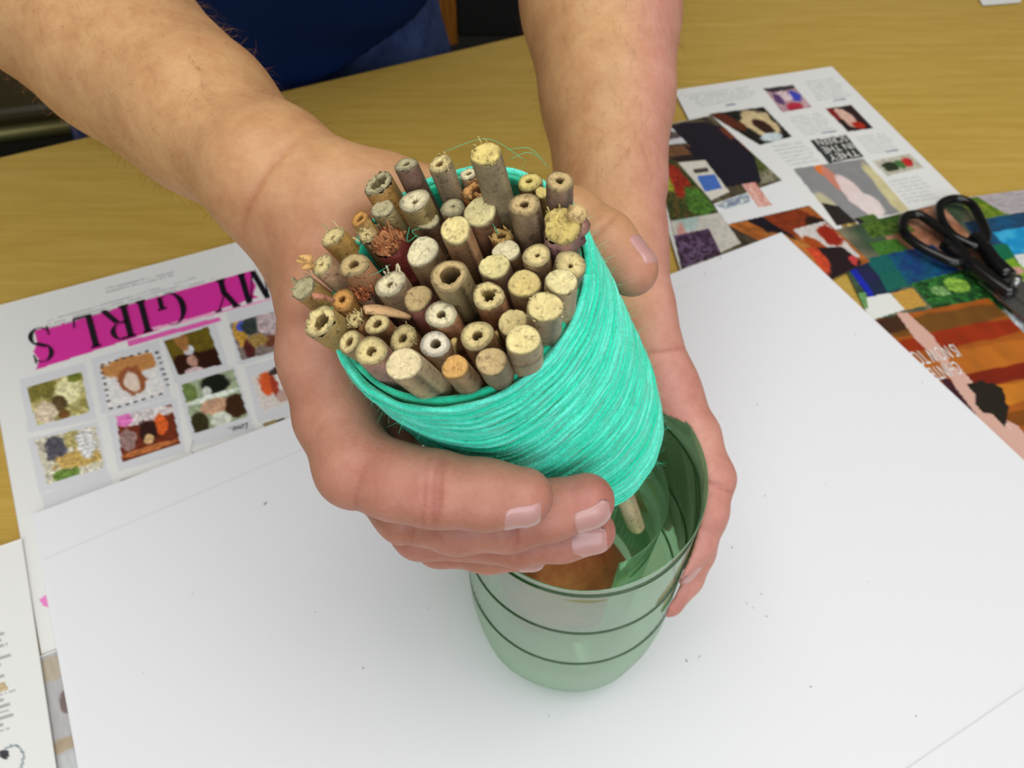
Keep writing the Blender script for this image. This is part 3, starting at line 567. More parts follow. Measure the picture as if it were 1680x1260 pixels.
# ------------------------------------------------------------------ beyond the table
def chair(loc, yaw, label, seatm, framem, post=0.85):
    r = empty('chair', loc); r.rotation_euler = (0, 0, yaw)
    mb = MB(); mb.box((0, 0, 0.44), 0.2, 0.19, 0.02); s_ = mb.build('seat', seatm, r, False); q = s_.modifiers.new('b', 'BEVEL'); q.width = 0.012; q.segments = 3
    mb = MB(); mb.box((0, 0.19, 0.64), 0.182, 0.012, 0.17); s_ = mb.build('backrest', seatm, r, False); q = s_.modifiers.new('b', 'BEVEL'); q.width = 0.006; q.segments = 2
    for sx in (-1, 1):
        mb = MB(); mb.box((sx * 0.2, 0.19, post / 2), 0.018, 0.016, post / 2); mb.build('back_post', framem, r, False)
        mb = MB(); mb.box((sx * 0.185, -0.17, 0.21), 0.018, 0.018, 0.21); mb.build('leg', framem, r, False)
        mb = MB(); mb.box((sx * 0.19, 0.0, 0.2), 0.008, 0.16, 0.014); mb.build('stretcher', framem, r, False)
    tag(r, label, 'chair'); return r
chair((0.088, 1.19, -0.74), R(0), 'wooden chair with orange posts and black padded back behind the table, right of the person', BLACKF, ORW)
bn = empty('bench', (-0.80, 1.22, -0.74)); bn.rotation_euler = (0, 0, R(14))
mb = MB(); mb.box((-0.2, 0.12, 0.44), 0.45, 0.2, 0.03); s_ = mb.build('seat', DARKV, bn, False); q = s_.modifiers.new('b', 'BEVEL'); q.width = 0.015; q.segments = 3
V, Fc = tube([(-0.68, -0.1, 0.44), (-0.2, -0.1, 0.44), (0.29, -0.1, 0.44)], 0.013, 12); mb = MB(); mb.add(V, Fc); mb.build('front_rail', CHROME, bn)
for x in (-0.6, 0.26):
    for y in (-0.08, 0.28):
        V, Fc = tube([(x, y, 0), (x, y, 0.43)], 0.012, 10); mb = MB(); mb.add(V, Fc); mb.build('leg', CHROME, bn)
tag(bn, 'low bench with olive seat and metal front rail behind the table at left', 'bench')

# ------------------------------------------------------------------ bundle frame
C0 = W(752, 458, 0.232); C1 = W(930, 722, 0.335)
AX = unit(C1 - C0); BL = float(np.linalg.norm(C1 - C0))
DOWN = np.array([0, -SP, -CP]); BV = unit(DOWN - AX * DOWN.dot(AX)); BU = np.cross(BV, AX)
if BU[0] < 0: BU = -BU
def brad(s, th):
    r = 0.0390 - 0.0024 * s + 0.0024 * np.exp(-((s - 0.72) / 0.28) ** 2) * np.clip(np.cos(th - R(5)), 0, 1)
    r = r - 0.0035 * np.exp(-((th - R(80)) / 0.22) ** 2) * np.exp(-((s - 0.78) / 0.16) ** 2)
    r = r - 0.0026 * np.clip(np.cos(th + R(12)), 0, 1) ** 2 * np.exp(-(s / 0.22) ** 2)
    return r * (1 - 0.16 * np.clip((s - 0.9) / 0.1, 0, 1) ** 2)
def bpt(s, th, dr=0.0):
    r = brad(s, th) + dr
    return C0 + AX * BL * np.asarray(s)[..., None] + BU * (r * np.cos(th))[..., None] + BV * (r * np.sin(th))[..., None]

# yarn: one strand wound round and round, over an under layer
yarn = empty('yarn_wrap', tuple(C0)); yarn.location = (0, 0, 0)
ns, nt = 40, 72; S_, TH = np.meshgrid(np.linspace(0.0, 1.0, ns), np.linspace(0, 2 * np.pi, nt, endpoint=False), indexing='ij')
TW = np.where(TH > np.pi, TH - 2 * np.pi, TH)
Vo = bpt(S_, TW, -0.0012).reshape(-1, 3); Vi = bpt(S_, TW, -0.0026).reshape(-1, 3)
i, j = np.meshgrid(np.arange(ns - 1), np.arange(nt), indexing='ij'); j2 = (j + 1) % nt
Qo = np.stack([i * nt + j, i * nt + j2, (i + 1) * nt + j2, (i + 1) * nt + j], -1).reshape(-1, 4); M0 = ns * nt
jj = np.arange(nt); jk = (jj + 1) % nt
ends = np.vstack([np.stack([jj, M0 + jj, M0 + jk, jk], -1), np.stack([(ns - 1) * nt + jj, (ns - 1) * nt + jk, M0 + (ns - 1) * nt + jk, M0 + (ns - 1) * nt + jj], -1)])
mesh('under_layer', np.vstack([Vo, Vi]), np.vstack([Qo, Qo[:, ::-1] + M0, ends]), YARN, yarn, True, s2l((0, 190, 146)))
def strand(name, turns, u0, u1, seed, dr0, wob, rad, tilt=0.0, seg=7):
    r_ = np.random.RandomState(seed); per = 72; n = int(turns * per)
    x = np.linspace(0, turns, n); th = x * 2 * np.pi; tw = np.mod(th + np.pi, 2 * np.pi) - np.pi
    u = u0 + (u1 - u0) * x / turns
    jit = np.interp(np.arange(n), np.linspace(0, n, int(turns * 5)), r_.randn(int(turns * 5)))
    ph = np.interp(x, np.linspace(0, turns, max(int(turns / 6), 3)), r_.rand(max(int(turns / 6), 3)))
    s = u * (0.80 + 0.20 * np.cos(tw - R(-15))) + jit * wob + tilt * np.sin(tw - R(60) + ph) * np.clip(u * 4, 0, 1)
    g = np.exp(-((tw - R(80)) / 0.4) ** 2); s = s + (0.74 - s) * 0.22 * g * np.clip(u * 2.2, 0, 1)
    s = np.clip(s, 0.0, 1.0)
    dr = dr0 + np.interp(np.arange(n), np.linspace(0, n, int(turns * 9)), r_.rand(int(turns * 9))) * 0.0011
    P = bpt(s, tw, dr)
    rr = rad * (0.85 + 0.3 * np.interp(np.arange(n), np.linspace(0, n, int(turns * 7)), r_.rand(int(turns * 7))))
    t = np.gradient(P, axis=0); t /= np.linalg.norm(t, axis=1)[:, None]
    Nn = BU[None] * np.cos(th)[:, None] + BV[None] * np.sin(th)[:, None]; Nn -= t * (Nn * t).sum(1)[:, None]; Nn /= np.linalg.norm(Nn, axis=1)[:, None]; B = np.cross(t, Nn)
    a = np.arange(seg) * 2 * np.pi / seg; tws = x * 2 * np.pi * 9
    lob = 1 + 0.16 * np.cos(2 * (a[None, :] - tws[:, None]))
    V = P[:, None] + (rr[:, None] * lob)[..., None] * (np.cos(a)[None, :, None] * Nn[:, None] + np.sin(a)[None, :, None] * B[:, None])
    i, j = np.meshgrid(np.arange(n - 1), np.arange(seg), indexing='ij'); j2 = (j + 1) % seg
    Q = np.stack([i * seg + j, i * seg + j2, (i + 1) * seg + j2, (i + 1) * seg + j], -1).reshape(-1, 4)
    kn = int(turns * 10); va = np.interp(np.arange(n), np.linspace(0, n, kn), r_.rand(kn)); vb = np.interp(np.arange(n), np.linspace(0, n, kn), r_.rand(kn))
    f = np.clip(0.5 + 0.5 * np.cos(2 * (a[None, :] - tws[:, None])), 0, 1); v = va[:, None] * f + vb[:, None] * (1 - f); v = np.clip((v - .12) * 1.25, 0, 1) ** 1.5
    cc = s2l((0, 212, 172))[None, None] * (1 - v[..., None]) + s2l((104, 242, 216))[None, None] * v[..., None]
    return mesh(name, V.reshape(-1, 3), Q, YARN, yarn, True, cc.reshape(-1, 3))
strand('strand', 92, 0.004, 0.995, 3, 0.0000, 0.0035, 0.00098, 0.012)
strand('strand', 64, 0.03, 0.985, 5, 0.0008, 0.005, 0.0009, 0.06)
tag(yarn, 'bright green yarn wound thickly around the bundle of bamboo sticks', 'yarn')
# loose fibres
nf = 3200; fs = rng.rand(nf); ft = rng.uniform(-np.pi, np.pi, nf); Pb = bpt(fs * 1.0, ft, 0.002)
nr = BU[None] * np.cos(ft)[:, None] + BV[None] * np.sin(ft)[:, None]; tg = -BU[None] * np.sin(ft)[:, None] + BV[None] * np.cos(ft)[:, None]
L1 = rng.uniform(0.002, 0.008, nf)[:, None]; dd = tg * rng.uniform(-1, 1, (nf, 1)) + AX[None] * rng.uniform(-.6, .6, (nf, 1)) + nr * rng.uniform(0.05, 0.5, (nf, 1))
P0 = Pb; P1 = Pb + dd * L1 * 0.5; P2 = Pb + dd * L1 + nr * L1 * rng.uniform(-0.2, 0.3, (nf, 1)); wv = np.cross(dd, nr); wv /= np.linalg.norm(wv, axis=1)[:, None] + 1e-9; wv *= 0.00004
Vf = np.stack([P0 - wv, P0 + wv, P1 - wv, P1 + wv, P2 - wv * .4, P2 + wv * .4], 1).reshape(-1, 3); k = np.arange(nf)[:, None] * 6
tag(mesh('fuzz', Vf, np.vstack([k + np.array([[0, 1, 3, 2]]), k + np.array([[2, 3, 5, 4]])]), FUZZ, yarn), kind='stuff')

# ------------------------------------------------------------------ bamboo sticks
# u, v, radius(px), height above the yarn edge, kind, hole offset/size, label
A_, Bk = (196, 178, 122), (150, 124, 92)
CREAM, PALE, TANF, ORNG, GREY = (226, 206, 146), (232, 220, 180), (196, 170, 120), (206, 150, 78), (190, 180, 140)
ST = [
 (665, 269, 20, .022, 'hole', (.1, .1, .34), GREY, (112, 84, 70), 'thin hollow stick at the back left edge with an oval hole and grey-tan cut face'),
 (722, 268, 20, .024, 'hole', (-.1, .1, .36), CREAM, (140, 122, 96), 'hollow stick second from the left along the back edge, with a chipped cream rim'),
 (620, 300, 26, .014, 'wide', (.1, 0, .62), GREY, (176, 132, 70), 'wide hollow stick with a mouldy thin rim at the upper left edge beside the wrist'),
 (627, 342, 21, .010, 'pith', (.1, .1, .2), GREY, (150, 132, 90), 'grey spotted stick with faint centre just below the mouldy wide-holed one'),
 (679, 328, 27, .018, 'hole', (.15, .3, .22), PALE, (150, 130, 84), 'thick pale stick with a small slit hole in the upper left quarter'),
 (701, 362, 20, .008, 'pith', (0, 0, .1), GREY, (120, 92, 70), 'small stick with pinprick pores right below the thick slit-holed one'),
 (590, 359, 17, .010, 'hole', (0, 0, .42), ORNG, (186, 150, 90), 'very small orange-rimmed tube against the green yarn at upper left'),
 (545, 387, 22, .012, 'hole', (.1, .35, .22), CREAM, (184, 144, 78), 'stick with torn lip and tiny hole at the left edge over the hand'),
 (602, 385, 16, .008, 'torn', (0, 0, .2), CREAM, (150, 110, 70), 'tiny torn yellow stick tucked beside the reddish splintered one'),
 (636, 396, 28, .008, 'frayed', (.3, -.2, .3), (206, 140, 90), (134, 60, 54), 'reddish splintered stick with frayed orange fibres, upper left of the bundle'),
 (693, 412, 29, .016, 'pith', (0, 0, .1), PALE, (146, 118, 84), 'thick solid stick with bright rough pith and a split bark edge, left of centre'),
 (580, 434, 27, .020, 'hole', (0, 0, .36), TANF, (160, 116, 84), 'tan smooth-cut stick with a round hole showing a pale plug, left side'),
 (527, 434, 20, .016, 'hole', (0, 0, .22), CREAM, (176, 140, 110), 'stick with a small reddish hole and torn flap sticking out at the far left edge'),
 (497, 472, 24, .014, 'pith', (0, 0, .1), GREY, (150, 120, 70), 'greyish solid stick cut on a slant, leftmost of the whole bundle'),
 (561, 491, 22, .012, 'hole', (0, 0, .30), ORNG, (150, 110, 60), 'stick with a glowing orange inner ring and splinter beside it, left side'),
 (597, 478, 18, .008, 'frayed', (0, 0, .2), (196, 116, 70), (130, 100, 80), 'small stick end filled with rusty red fibres between two larger ones'),
 (640, 465, 28, .014, 'hole', (0, .1, .22), PALE, (160, 134, 104), 'pale stick with frayed fibrous top edge and small hole, left of centre'),
 (524, 527, 31, .016, 'wide', (.2, .05, .50), CREAM, (150, 128, 80), 'large hollow stick broken open with a deep brown bore, lower left edge'),
 (582, 524, 15, .010, 'torn', (0, 0, .3), CREAM, (160, 120, 80), 'tiny crushed stick with a slit, squeezed behind two small tubes at lower left'),
 (618, 531, 21, .008, 'hole', (.1, .1, .40), CREAM, (150, 110, 74), 'small tube with a grey-brown hole under a flat splinter, lower left'),
 (572, 560, 21, .012, 'hole', (.1, .1, .38), CREAM, (160, 130, 96), 'small hollow tube next to the yarn edge, between the large bore and the plugged tube'),
 (608, 575, 28, .018, 'hole', (.1, .1, .34), CREAM, (164, 122, 112), 'tube with ragged rim and a pale plug in its hole, lower left against the yarn'),
 (661, 554, 25, .010, 'hole', (0, .1, .34), CREAM, (150, 110, 70), 'stick with furry rim and a slit-shaped hole, above the dark-rimmed solid stick'),
 (662, 597, 31, .028, 'pith', (0, 0, .1), (232, 214, 168), (166, 148, 116), 'large solid stick with a dark rim and creamy centre at the lower left front'),
 (685, 489, 26, .014, 'pith', (0, 0, .1), TANF, (160, 104, 92), 'solid smooth tan stick with reddish bark left of the big central hole'),
 (736, 452, 34, .026, 'hole', (.1, -.05, .54), TANF, (136, 120, 84), 'thickest stick in the centre with a wide grey-brown hole'),
 (723, 515, 27, .018, 'hole', (.05, .1, .30), PALE, (170, 122, 88), 'whitish stick with a round hole below the thickest central one'),
 (713, 564, 26, .016, 'hole', (.1, .05, .38), (236, 226, 204), (150, 116, 84), 'whitest stick end with a clean round hole and chipped right edge'),
 (746, 602, 23, .022, 'pith', (0, -.1, .4), (216, 168, 96), (150, 122, 92), 'solid stick with orange-brown pith at the front, second from the left along the yarn'),
 (806, 593, 26, .026, 'pith', (0, 0, .1), TANF, (142, 122, 96), 'solid stick with dull tan face and striped grey bark at the front centre'),
 (782, 550, 28, .018, 'hole', (.05, .05, .32), CREAM, (150, 112, 78), 'yellowish stick with a squarish hole just behind the front row'),
 (801, 485, 28, .018, 'wide', (0, .0, .44), CREAM, (160, 116, 84), 'stick with a large irregular orange-brown cavity right of centre'),
 (811, 437, 26, .014, 'pith', (0, 0, .1), (226, 212, 150), (156, 124, 100), 'solid yellow-faced stick behind the one with the irregular cavity'),
 (860, 465, 28, .016, 'pith', (0, 0, .1), (222, 200, 132), (140, 112, 80), 'solid stick with speckled dark rim, right of the irregular cavity'),
 (841, 529, 25, .014, 'pith', (0, 0, .1), CREAM, (150, 128, 84), 'solid golden stick half hidden behind the striped front right one'),
 (858, 557, 29, .030, 'pith', (0, 0, .1), (230, 212, 150), (164, 142, 112), 'solid stick with a node ring on grey bark at the front right by the yarn'),
 (894, 503, 30, .028, 'pith', (0, 0, .1), (226, 208, 146), (164, 144, 116), 'long protruding solid stick with flat oval face at the right edge over the yarn'),
 (921, 462, 27, .022, 'pith', (0, 0, .1), (230, 216, 160), (166, 148, 116), 'solid pale stick behind the long protruding one on the right edge'),
 (936, 433, 28, .014, 'hole', (0, .2, .16), CREAM, (140, 124, 90), 'slanted stick with a tiny hole touching the yarn on the right edge'),
 (880, 418, 25, .018, 'hole', (.1, .1, .18), CREAM, (156, 128, 96), 'stick with a pinhole and mouldy grey patch, right of centre'),
 (830, 411, 24, .012, 'pith', (0, 0, .1), PALE, (120, 90, 60), 'broken pale stick with mouldy lower edge between two solid ones, right of centre'),
 (797, 252, 26, .042, 'pith', (0, 0, .1), (230, 208, 130), (140, 126, 98), 'tallest stick standing out at the back edge with bright yellow pith'),
 (768, 285, 15, .010, 'hole', (.1, 0, .36), PALE, (150, 120, 90), 'tiny tube with a dark hole left of the tallest stick'),
 (869, 298, 20, .010, 'hole', (-.1, -.1, .3), (232, 214, 130), (130, 100, 60), 'oval yellow stick with a double hole against the yarn at the back right'),
 (889, 316, 12, .008, 'pith', (0, 0, .1), (226, 206, 130), (150, 120, 70), 'sliver of a stick wedged beside the round-holed tube at the back right'),
 (918, 297, 23, .028, 'hole', (.0, -.05, .34), TANF, (128, 104, 86), 'smooth brown-grey tube with a neat dark hole at the back right corner'),
 (785, 312, 25, .008, 'torn', (0, 0, .5), (206, 154, 90), (190, 120, 60), 'orange torn stick end peeled open behind the large pale solid one'),
 (787, 347, 29, .018, 'pith', (0, 0, .1), (232, 218, 160), (116, 84, 62), 'large pale solid stick with a dark crescent on its rim, upper centre'),
 (742, 340, 21, .010, 'hole', (.1, -.1, .14), GREY, (130, 100, 70), 'grey mouldy stick left of the large pale solid one, upper centre'),
 (747, 377, 27, .028, 'pith', (0, 0, .1), (234, 216, 150), (154, 116, 84), 'solid stick with glossy reddish-brown bark leaning right, above the centre'),
 (860, 335, 26, .026, 'hole', (0, .05, .30), TANF, (146, 122, 96), 'tall tan tube with a smooth face and small hole, upper right'),
 (922, 371, 33, .020, 'broken', (-.25, -.25, .14), (206, 184, 110), (132, 98, 92), 'broken thick stick with a knotted side and dark purple rot, right edge'),
 (829, 343, 14, .008, 'torn', (0, 0, .3), (196, 180, 80), (120, 100, 50), 'tiny torn yellow-green stick left of the tall tan tube'),
 (823, 388, 19, .010, 'torn', (0, 0, .4), (206, 170, 100), (150, 96, 56), 'hollowed brown-edged stick behind the broken pale one, right of centre'),
]
CB = W(898, 762, 0.352)
def ray_plane(u, v, h):
    o = np.array([0, 0, CH]); d = W(u, v, 1.0) - o; Pp = C0 - AX * h
    return o + d * ((Pp - o).dot(AX) / d.dot(AX)), (Pp - o).dot(AX) / d.dot(AX)
def make_stick(idx, u, v, rp, h, kind, ho, fc, bc, label):
    r_ = np.random.RandomState(100 + idx)
    tip, dep = ray_plane(u, v, h * 0.62)
    h = h * 0.62
    r = rp * dep / FPX * 0.985
    off = tip - (C0 + AX * (tip - C0).dot(AX))
    bot = CB + off * 0.58 + AX * r_.uniform(-.012, .004)
    if idx == 37: bot = W(1043, 862, 0.350)
    Lt = (bot - tip).dot(AX); zm = h + .004; mid = tip + (bot - tip) * zm / Lt; mo = mid - (C0 + AX * (mid - C0).dot(AX)); lim = float(brad(np.float64(.02), np.float64(math.atan2(mo.dot(BV), mo.dot(BU))))) - .0026 - r
    ex = np.linalg.norm(mo) - lim
    if ex > 0: mid = mid - unit(mo) * min(ex, .0042 if mo.dot(BU) > 0 else .0020)
    Lm = float(np.linalg.norm(mid - tip)); Lb_ = float(np.linalg.norm(bot - mid))
    ax = unit(unit(bot - tip) * .5 + unit(mid - tip))
    # sway: stay clear of the yarn shell
    a = unit(np.cross(ax, [0.3, 0.2, 0.9])); b = np.cross(ax, a)
    n = 28; th = np.arange(n) * 2 * np.pi / n
    ov = 1 + 0.05 * np.cos(2 * th + r_.rand() * 6) + 0.03 * np.cos(3 * th + r_.rand() * 6)
    if kind in ('broken', 'torn'): ov = ov * (1 + 0.12 * np.cos(2 * th + r_.rand() * 6) + 0.06 * np.cos(5 * th + r_.rand() * 6))
    L = Lm + Lb_; node = r_.uniform(0.012, 0.03) if kind != 'broken' else 0.006
    if idx == 35: node = 0.0095
    # cut plane slant so the face looks roughly along the stick, with small saw angle
    sl = r_.uniform(-.12, .12, 2)
    def ringp(z, k, jitter=0.0, slant=1.0):
        zz = z + slant * (sl[0] * np.cos(th) + sl[1] * np.sin(th)) * r * k + (r_.randn(n) * jitter if jitter else 0)
        rr = r * ov * k
        ce = tip + unit(mid - tip) * zz[:, None] if z < Lm else mid + unit(bot - mid) * (zz[:, None] - Lm)
        return ce + a * (rr * np.cos(th))[:, None] + b * (rr * np.sin(th))[:, None]
    V, Cc, F1 = [], [], []
    bark = np.array(s2l(bc)); face = np.array(s2l(fc)) * 0.84
    zs = [0.0003, 0.0012, 0.004, 0.008, node - .0016, node - 0.0005, node, node + .0005, node + .0016, Lm, Lm + .004, 0.035, 0.06, 0.1, L]
    zs = sorted(zs)
    streak = 1 + 0.26 * np.interp(np.arange(n), np.arange(0, n, 2), r_.randn(len(range(0, n, 2))))
    rag = {'torn': .0014, 'frayed': .0018, 'broken': .0008, 'wide': .0005}.get(kind, .00018)
    for q, z in enumerate(zs):
        k = 1.0 + (0.06 if abs(z - node) < 0.0007 else 0) - (0.015 if z < .001 else 0)
        if z > 0.05: k = 1.0 - 0.12 * (z - .05) / L
        V.append(ringp(z, k, rag if q == 0 else 0, max(0, 1 - z / 0.01))); cc = np.clip(bark[None] * streak[:, None], 0, 1)
        if abs(z - node) < 0.0007: cc = cc * 0.62
        if q == 0: cc = cc * 0.55 + face[None] * 0.3
        Cc.append(cc)
    m = len(zs)
    for q in range(m - 1):
        for j in range(n): F1.append((q * n + j, q * n + (j + 1) % n, (q + 1) * n + (j + 1) % n, (q + 1) * n + j))
    F1.append(tuple(range((m - 1) * n, m * n))[::-1])
    F1 = [f[::-1] for f in F1]
    root = mesh('bamboo_stick', np.vstack(V), F1, BARK, None, True, np.vstack(Cc))
    # cut face
    V, Cc, F2 = [], [], []
    hx, hy, hs = ho
    hole = kind in ('hole', 'wide', 'torn')
    ks = [1.0, 0.93, 0.84, 0.72, 0.6]
    dish = -0.0002 if kind == 'pith' else 0.0
    spots = 1 + 0.10 * r_.randn(n)
    if hole:
        e = np.linspace(0, 1, 5); ks = [1.0 + (hs - 1.0) * x for x in e]
    else: ks = [1.0, 0.94, 0.85, 0.7, 0.5, 0.3, 0.14]
    V.append(V0 := ringp(0.0003, 0.985)); Cc.append(np.tile(face * 0.42, (n, 1)))
    zz0 = 0.0003; cen = np.zeros(3)
    hv = a * hx * r + b * hy * r
    # place the hole as seen: offset measured to the right and down in the picture
    right = np.array([1.0, 0, 0]); hv = (right * hx + DOWN * hy) * r * (1 - hs); hv -= ax * hv.dot(ax)
    for q, k in enumerate(ks[1:]):
        f = (q + 1) / (len(ks) - 1)
        jit = 0.00010 if kind in ('hole', 'pith') else 0.0004
        if kind == 'pith': jit = 0.00016
        z = -0.00035 * math.sin(f * math.pi) if not hole else -0.0002
        if kind == 'frayed': z = 0.0006; jit = 0.0011
        Pq = ringp(z, k * (1 + (0.03 * r_.randn() if hole else 0)), jit, 1.0) + hv * f
        if hole and q == len(ks) - 2: Pq = Pq + (a * (0.05 * r * r_.randn(n) * np.cos(th))[:, None] + b * (0.05 * r * r_.randn(n) * np.sin(th))[:, None]) * (2 if kind != 'hole' else .8)
        V.append(Pq)
        tone = 0.62 if q == 0 else (0.95 + 0.14 * f)
        ccq = face[None] * tone * (1 + 0.09 * r_.randn(n))[:, None]
        Cc.append(np.clip(ccq, 0, 1))
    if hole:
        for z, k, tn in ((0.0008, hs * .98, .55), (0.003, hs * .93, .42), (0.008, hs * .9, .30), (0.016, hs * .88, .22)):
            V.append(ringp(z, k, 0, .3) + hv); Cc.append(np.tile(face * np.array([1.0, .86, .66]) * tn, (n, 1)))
    m = len(V)
    for q in range(m - 1):
        for j in range(n): F2.append((q * n + j, (q + 1) * n + j, (q + 1) * n + (j + 1) % n, q * n + (j + 1) % n))
    F2.append(tuple(range((m - 1) * n, m * n))[::-1])
    F2 = [f[::-1] for f in F2]
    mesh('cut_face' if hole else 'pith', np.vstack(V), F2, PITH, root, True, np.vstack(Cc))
    if idx in (11, 21):     # pale plug seated in the bore
        mb = MB(); pc_ = tip + hv + DOWN * 0
        pc_ = tip + ax * 0.0022 + hv; rr = r * hs * .8
        V = [pc_ - ax * rr * .5]; 
        for kk, zz in ((.6, .35), (1, 0), (1, -1.2)):
            for j in range(12): V.append(pc_ - ax * rr * zz * .8 + (a * math.cos(j * math.pi / 6) + b * math.sin(j * math.pi / 6)) * rr * kk * .8)
        Fq = [(0, 1 + j, 1 + (j + 1) % 12) for j in range(12)] + [(1 + q * 12 + j, 13 + q * 12 + j, 13 + q * 12 + (j + 1) % 12, 1 + q * 12 + (j + 1) % 12) for q in range(2) for j in range(12)]
        mb.add(V, Fq, s2l((236, 214, 160))); mb.build('plug', PITH, root, True, True)
    if kind in ('frayed', 'torn', 'broken') or idx in (1, 16, 22, 7, 13, 41, 36):
        mb = MB(); nn = {'frayed': 46, 'torn': 16, 'broken': 16}.get(kind, 12)
        for _ in range(nn):
            t0 = r_.uniform(0, 6.28) if kind != 'frayed' else r_.uniform(0, 6.28); k = r_.uniform(.2, 1.0) if kind == 'frayed' else r_.uniform(.82, 1.0)
            if idx == 16: t0 = math.atan2(-DOWN.dot(b), -DOWN.dot(a)) + r_.uniform(-.9, .9)
            base_ = tip + ax * 0.001 + (a * math.cos(t0) + b * math.sin(t0)) * r * k
            di = unit(-ax + (a * math.cos(t0) + b * math.sin(t0)) * r_.uniform(-.5, .6) + a * r_.uniform(-.5, .5)); ln = r_.uniform(.0012, .0035) * (1.5 if kind == 'frayed' else 1)
            w = r_.uniform(.00012, .0004); mb.box(base_ + di * ln / 2, w, w * .5, ln / 2, unit(np.cross(di, [.3, .4, .8])), unit(np.cross(di, np.cross(di, [.3, .4, .8]))), di, np.clip(face * r_.uniform(.6, 1.15), 0, 1))
        mb.build('loose_fibres', PITH, root, False, True)
    if idx == 12:           # torn flap
        mb = MB(); fl_ = W(498, 425, dep * 0.985)
        for q in range(5):
            st_ = tip + (fl_ - tip) * .55 + np.array([0, 0, .0006 * (q - 2)]); en_ = fl_ + r_.randn(3) * .001 + np.array([-.0015, 0, .0011 * (q - 2)])
            V, Fq = tube([st_, (st_ + en_) / 2 + r_.randn(3) * .0004, en_], [.0013, .001, .0005], 6); mb.add(V, Fq, s2l((214, 166, 104)))
        mb.build('torn_flap', PITH, root, True, True)
    if idx == 51:           # knotted side shoot with rot
        mb = MB(); kc = W(948, 352, dep * .995)
        for q, (uu, vv, rr, cc) in enumerate(((945, 352, .0027, (206, 176, 120)), (952, 372, .0028, (150, 110, 96)), (944, 392, .0030, (96, 64, 66)), (930, 402, .0026, (140, 100, 92)))):
            c_ = W(uu, vv, dep * (1.0 + .012 * q)); nn = 10
            V = [c_ + rr * (1 + .2 * r_.randn()) * unit(r_.randn(3)) * (1.0) for _ in range(0)]
            for ph in np.linspace(.25, math.pi - .25, 6):
                for t0 in np.arange(nn) * 2 * np.pi / nn: V.append(c_ + rr * (1 + .12 * r_.randn()) * np.array([math.sin(ph) * math.cos(t0), math.sin(ph) * math.sin(t0), math.cos(ph)]))
            Fq = [(i_ * nn + j_, i_ * nn + (j_ + 1) % nn, (i_ + 1) * nn + (j_ + 1) % nn, (i_ + 1) * nn + j_) for i_ in range(5) for j_ in range(nn)] + [tuple(range(nn))[::-1], tuple(range(5 * nn, 6 * nn))]
            mb.add(V, [f[::-1] for f in Fq], s2l(cc))
        mb.build('side_knot', BARK, root, True, True)
    tag(root, label, 'bamboo stick', 'cut bamboo sticks in the green bundle')
    return root
for i_, s_ in enumerate(ST): make_stick(i_, *s_)
# loose splinters
def splinter(p, q, w, col, label):
    a = W(*p); b = W(*q); d = unit(b - a); n = unit(np.cross(d, AX)); t = np.cross(d, n); mb = MB(); V = []; k_ = 8
    for i in range(k_ + 1):
        f = i / k_; c = a + (b - a) * f - AX * .0012 * math.sin(f * 3.1); ww = w * (.35 + .65 * math.sin(math.pi * min(1, f * .9 + .15))); tt = .0005
        V += [c - n * ww - t * tt, c + n * ww - t * tt, c + n * ww + t * tt, c - n * ww + t * tt]
    Fq = [(4 * i + j, 4 * i + (j + 1) % 4, 4 * i + 4 + (j + 1) % 4, 4 * i + 4 + j) for i in range(k_) for j in range(4)] + [(3, 2, 1, 0), (4 * k_, 4 * k_ + 1, 4 * k_ + 2, 4 * k_ + 3)]
    mb.add(V, Fq, s2l(col)); o = mb.build('splinter', PITH, None, True, True); tag(o, label, 'splinter')
splinter((598, 508, .207), (672, 520, .217), .0016, (206, 166, 120), 'flat tan splinter lying across the small tubes at the lower left of the bundle')
splinter((514, 486, .206), (548, 494, .212), .0012, (190, 130, 100), 'reddish splinter beside the orange-ringed stick at the left of the bundle')
splinter((746, 556, .212), (748, 582, .216), .0008, (190, 164, 104), 'thin upright splinter between the whitest stick and the squarish-holed one')
splinter((814, 546, .212), (822, 566, .217), .0009, (190, 170, 110), 'thin upright splinter left of the solid stick with the node ring')
# stray wool hairs among the sticks
mb = MB()
for (p, q, c) in (((672, 372), (668, 396), (684, 386)), ((690, 392), (676, 380), (690, 374)), ((812, 376), (818, 384), (808, 366)), ((640, 434), (622, 446), (606, 452)), ((730, 248), (800, 228), (860, 262)), ((830, 246), (870, 244), (900, 276)), ((836, 262), (866, 250), (890, 262))):
    V, Fq = tube(spline([W(*p, .222), W(*q, .218), W(*c, .224)], 14), .00006, 4); mb.add(V, Fq)
o = mb.build('stray_fibres', FUZZ); o.parent = yarn; tag(o, kind='stuff')

# ------------------------------------------------------------------ cut plastic bottle
BX, BY = 0.0288, 0.188
bot_ = empty('cut_bottle', (BX, BY, 0.0046))
def rimz(a): return 0.1520 + 0.0042 * math.cos(a - R(62)) + 0.0006 * math.sin(5 * a)
prof = [(0.0, .0024), (.016, .0020), (.024, .0004), (.029, 0.0), (.034, .0030), (.040, .0105), (.0448, .023), (.0476, .038), (.0490, .052), (.0495, .0660), (.0487, .0692), (.0495, .0724), (.0497, .0990), (.0489, .1022), (.0497, .1054), (.0499, .1340), (.0491, .1372), (.0499, .1404), (.0502, 1.0)]
na = 96; V = []; Fq = []
for (r, z) in prof:
    for k in range(na):
        a = k * 2 * math.pi / na; zz = z if z < .9 else rimz(a) - .0046
        pet = 1 + (0.035 * math.cos(5 * a) * max(0, 1 - z / .03) if 0.01 < r < .047 else 0)
        V.append((r * pet * math.cos(a), r * pet * math.sin(a), zz))
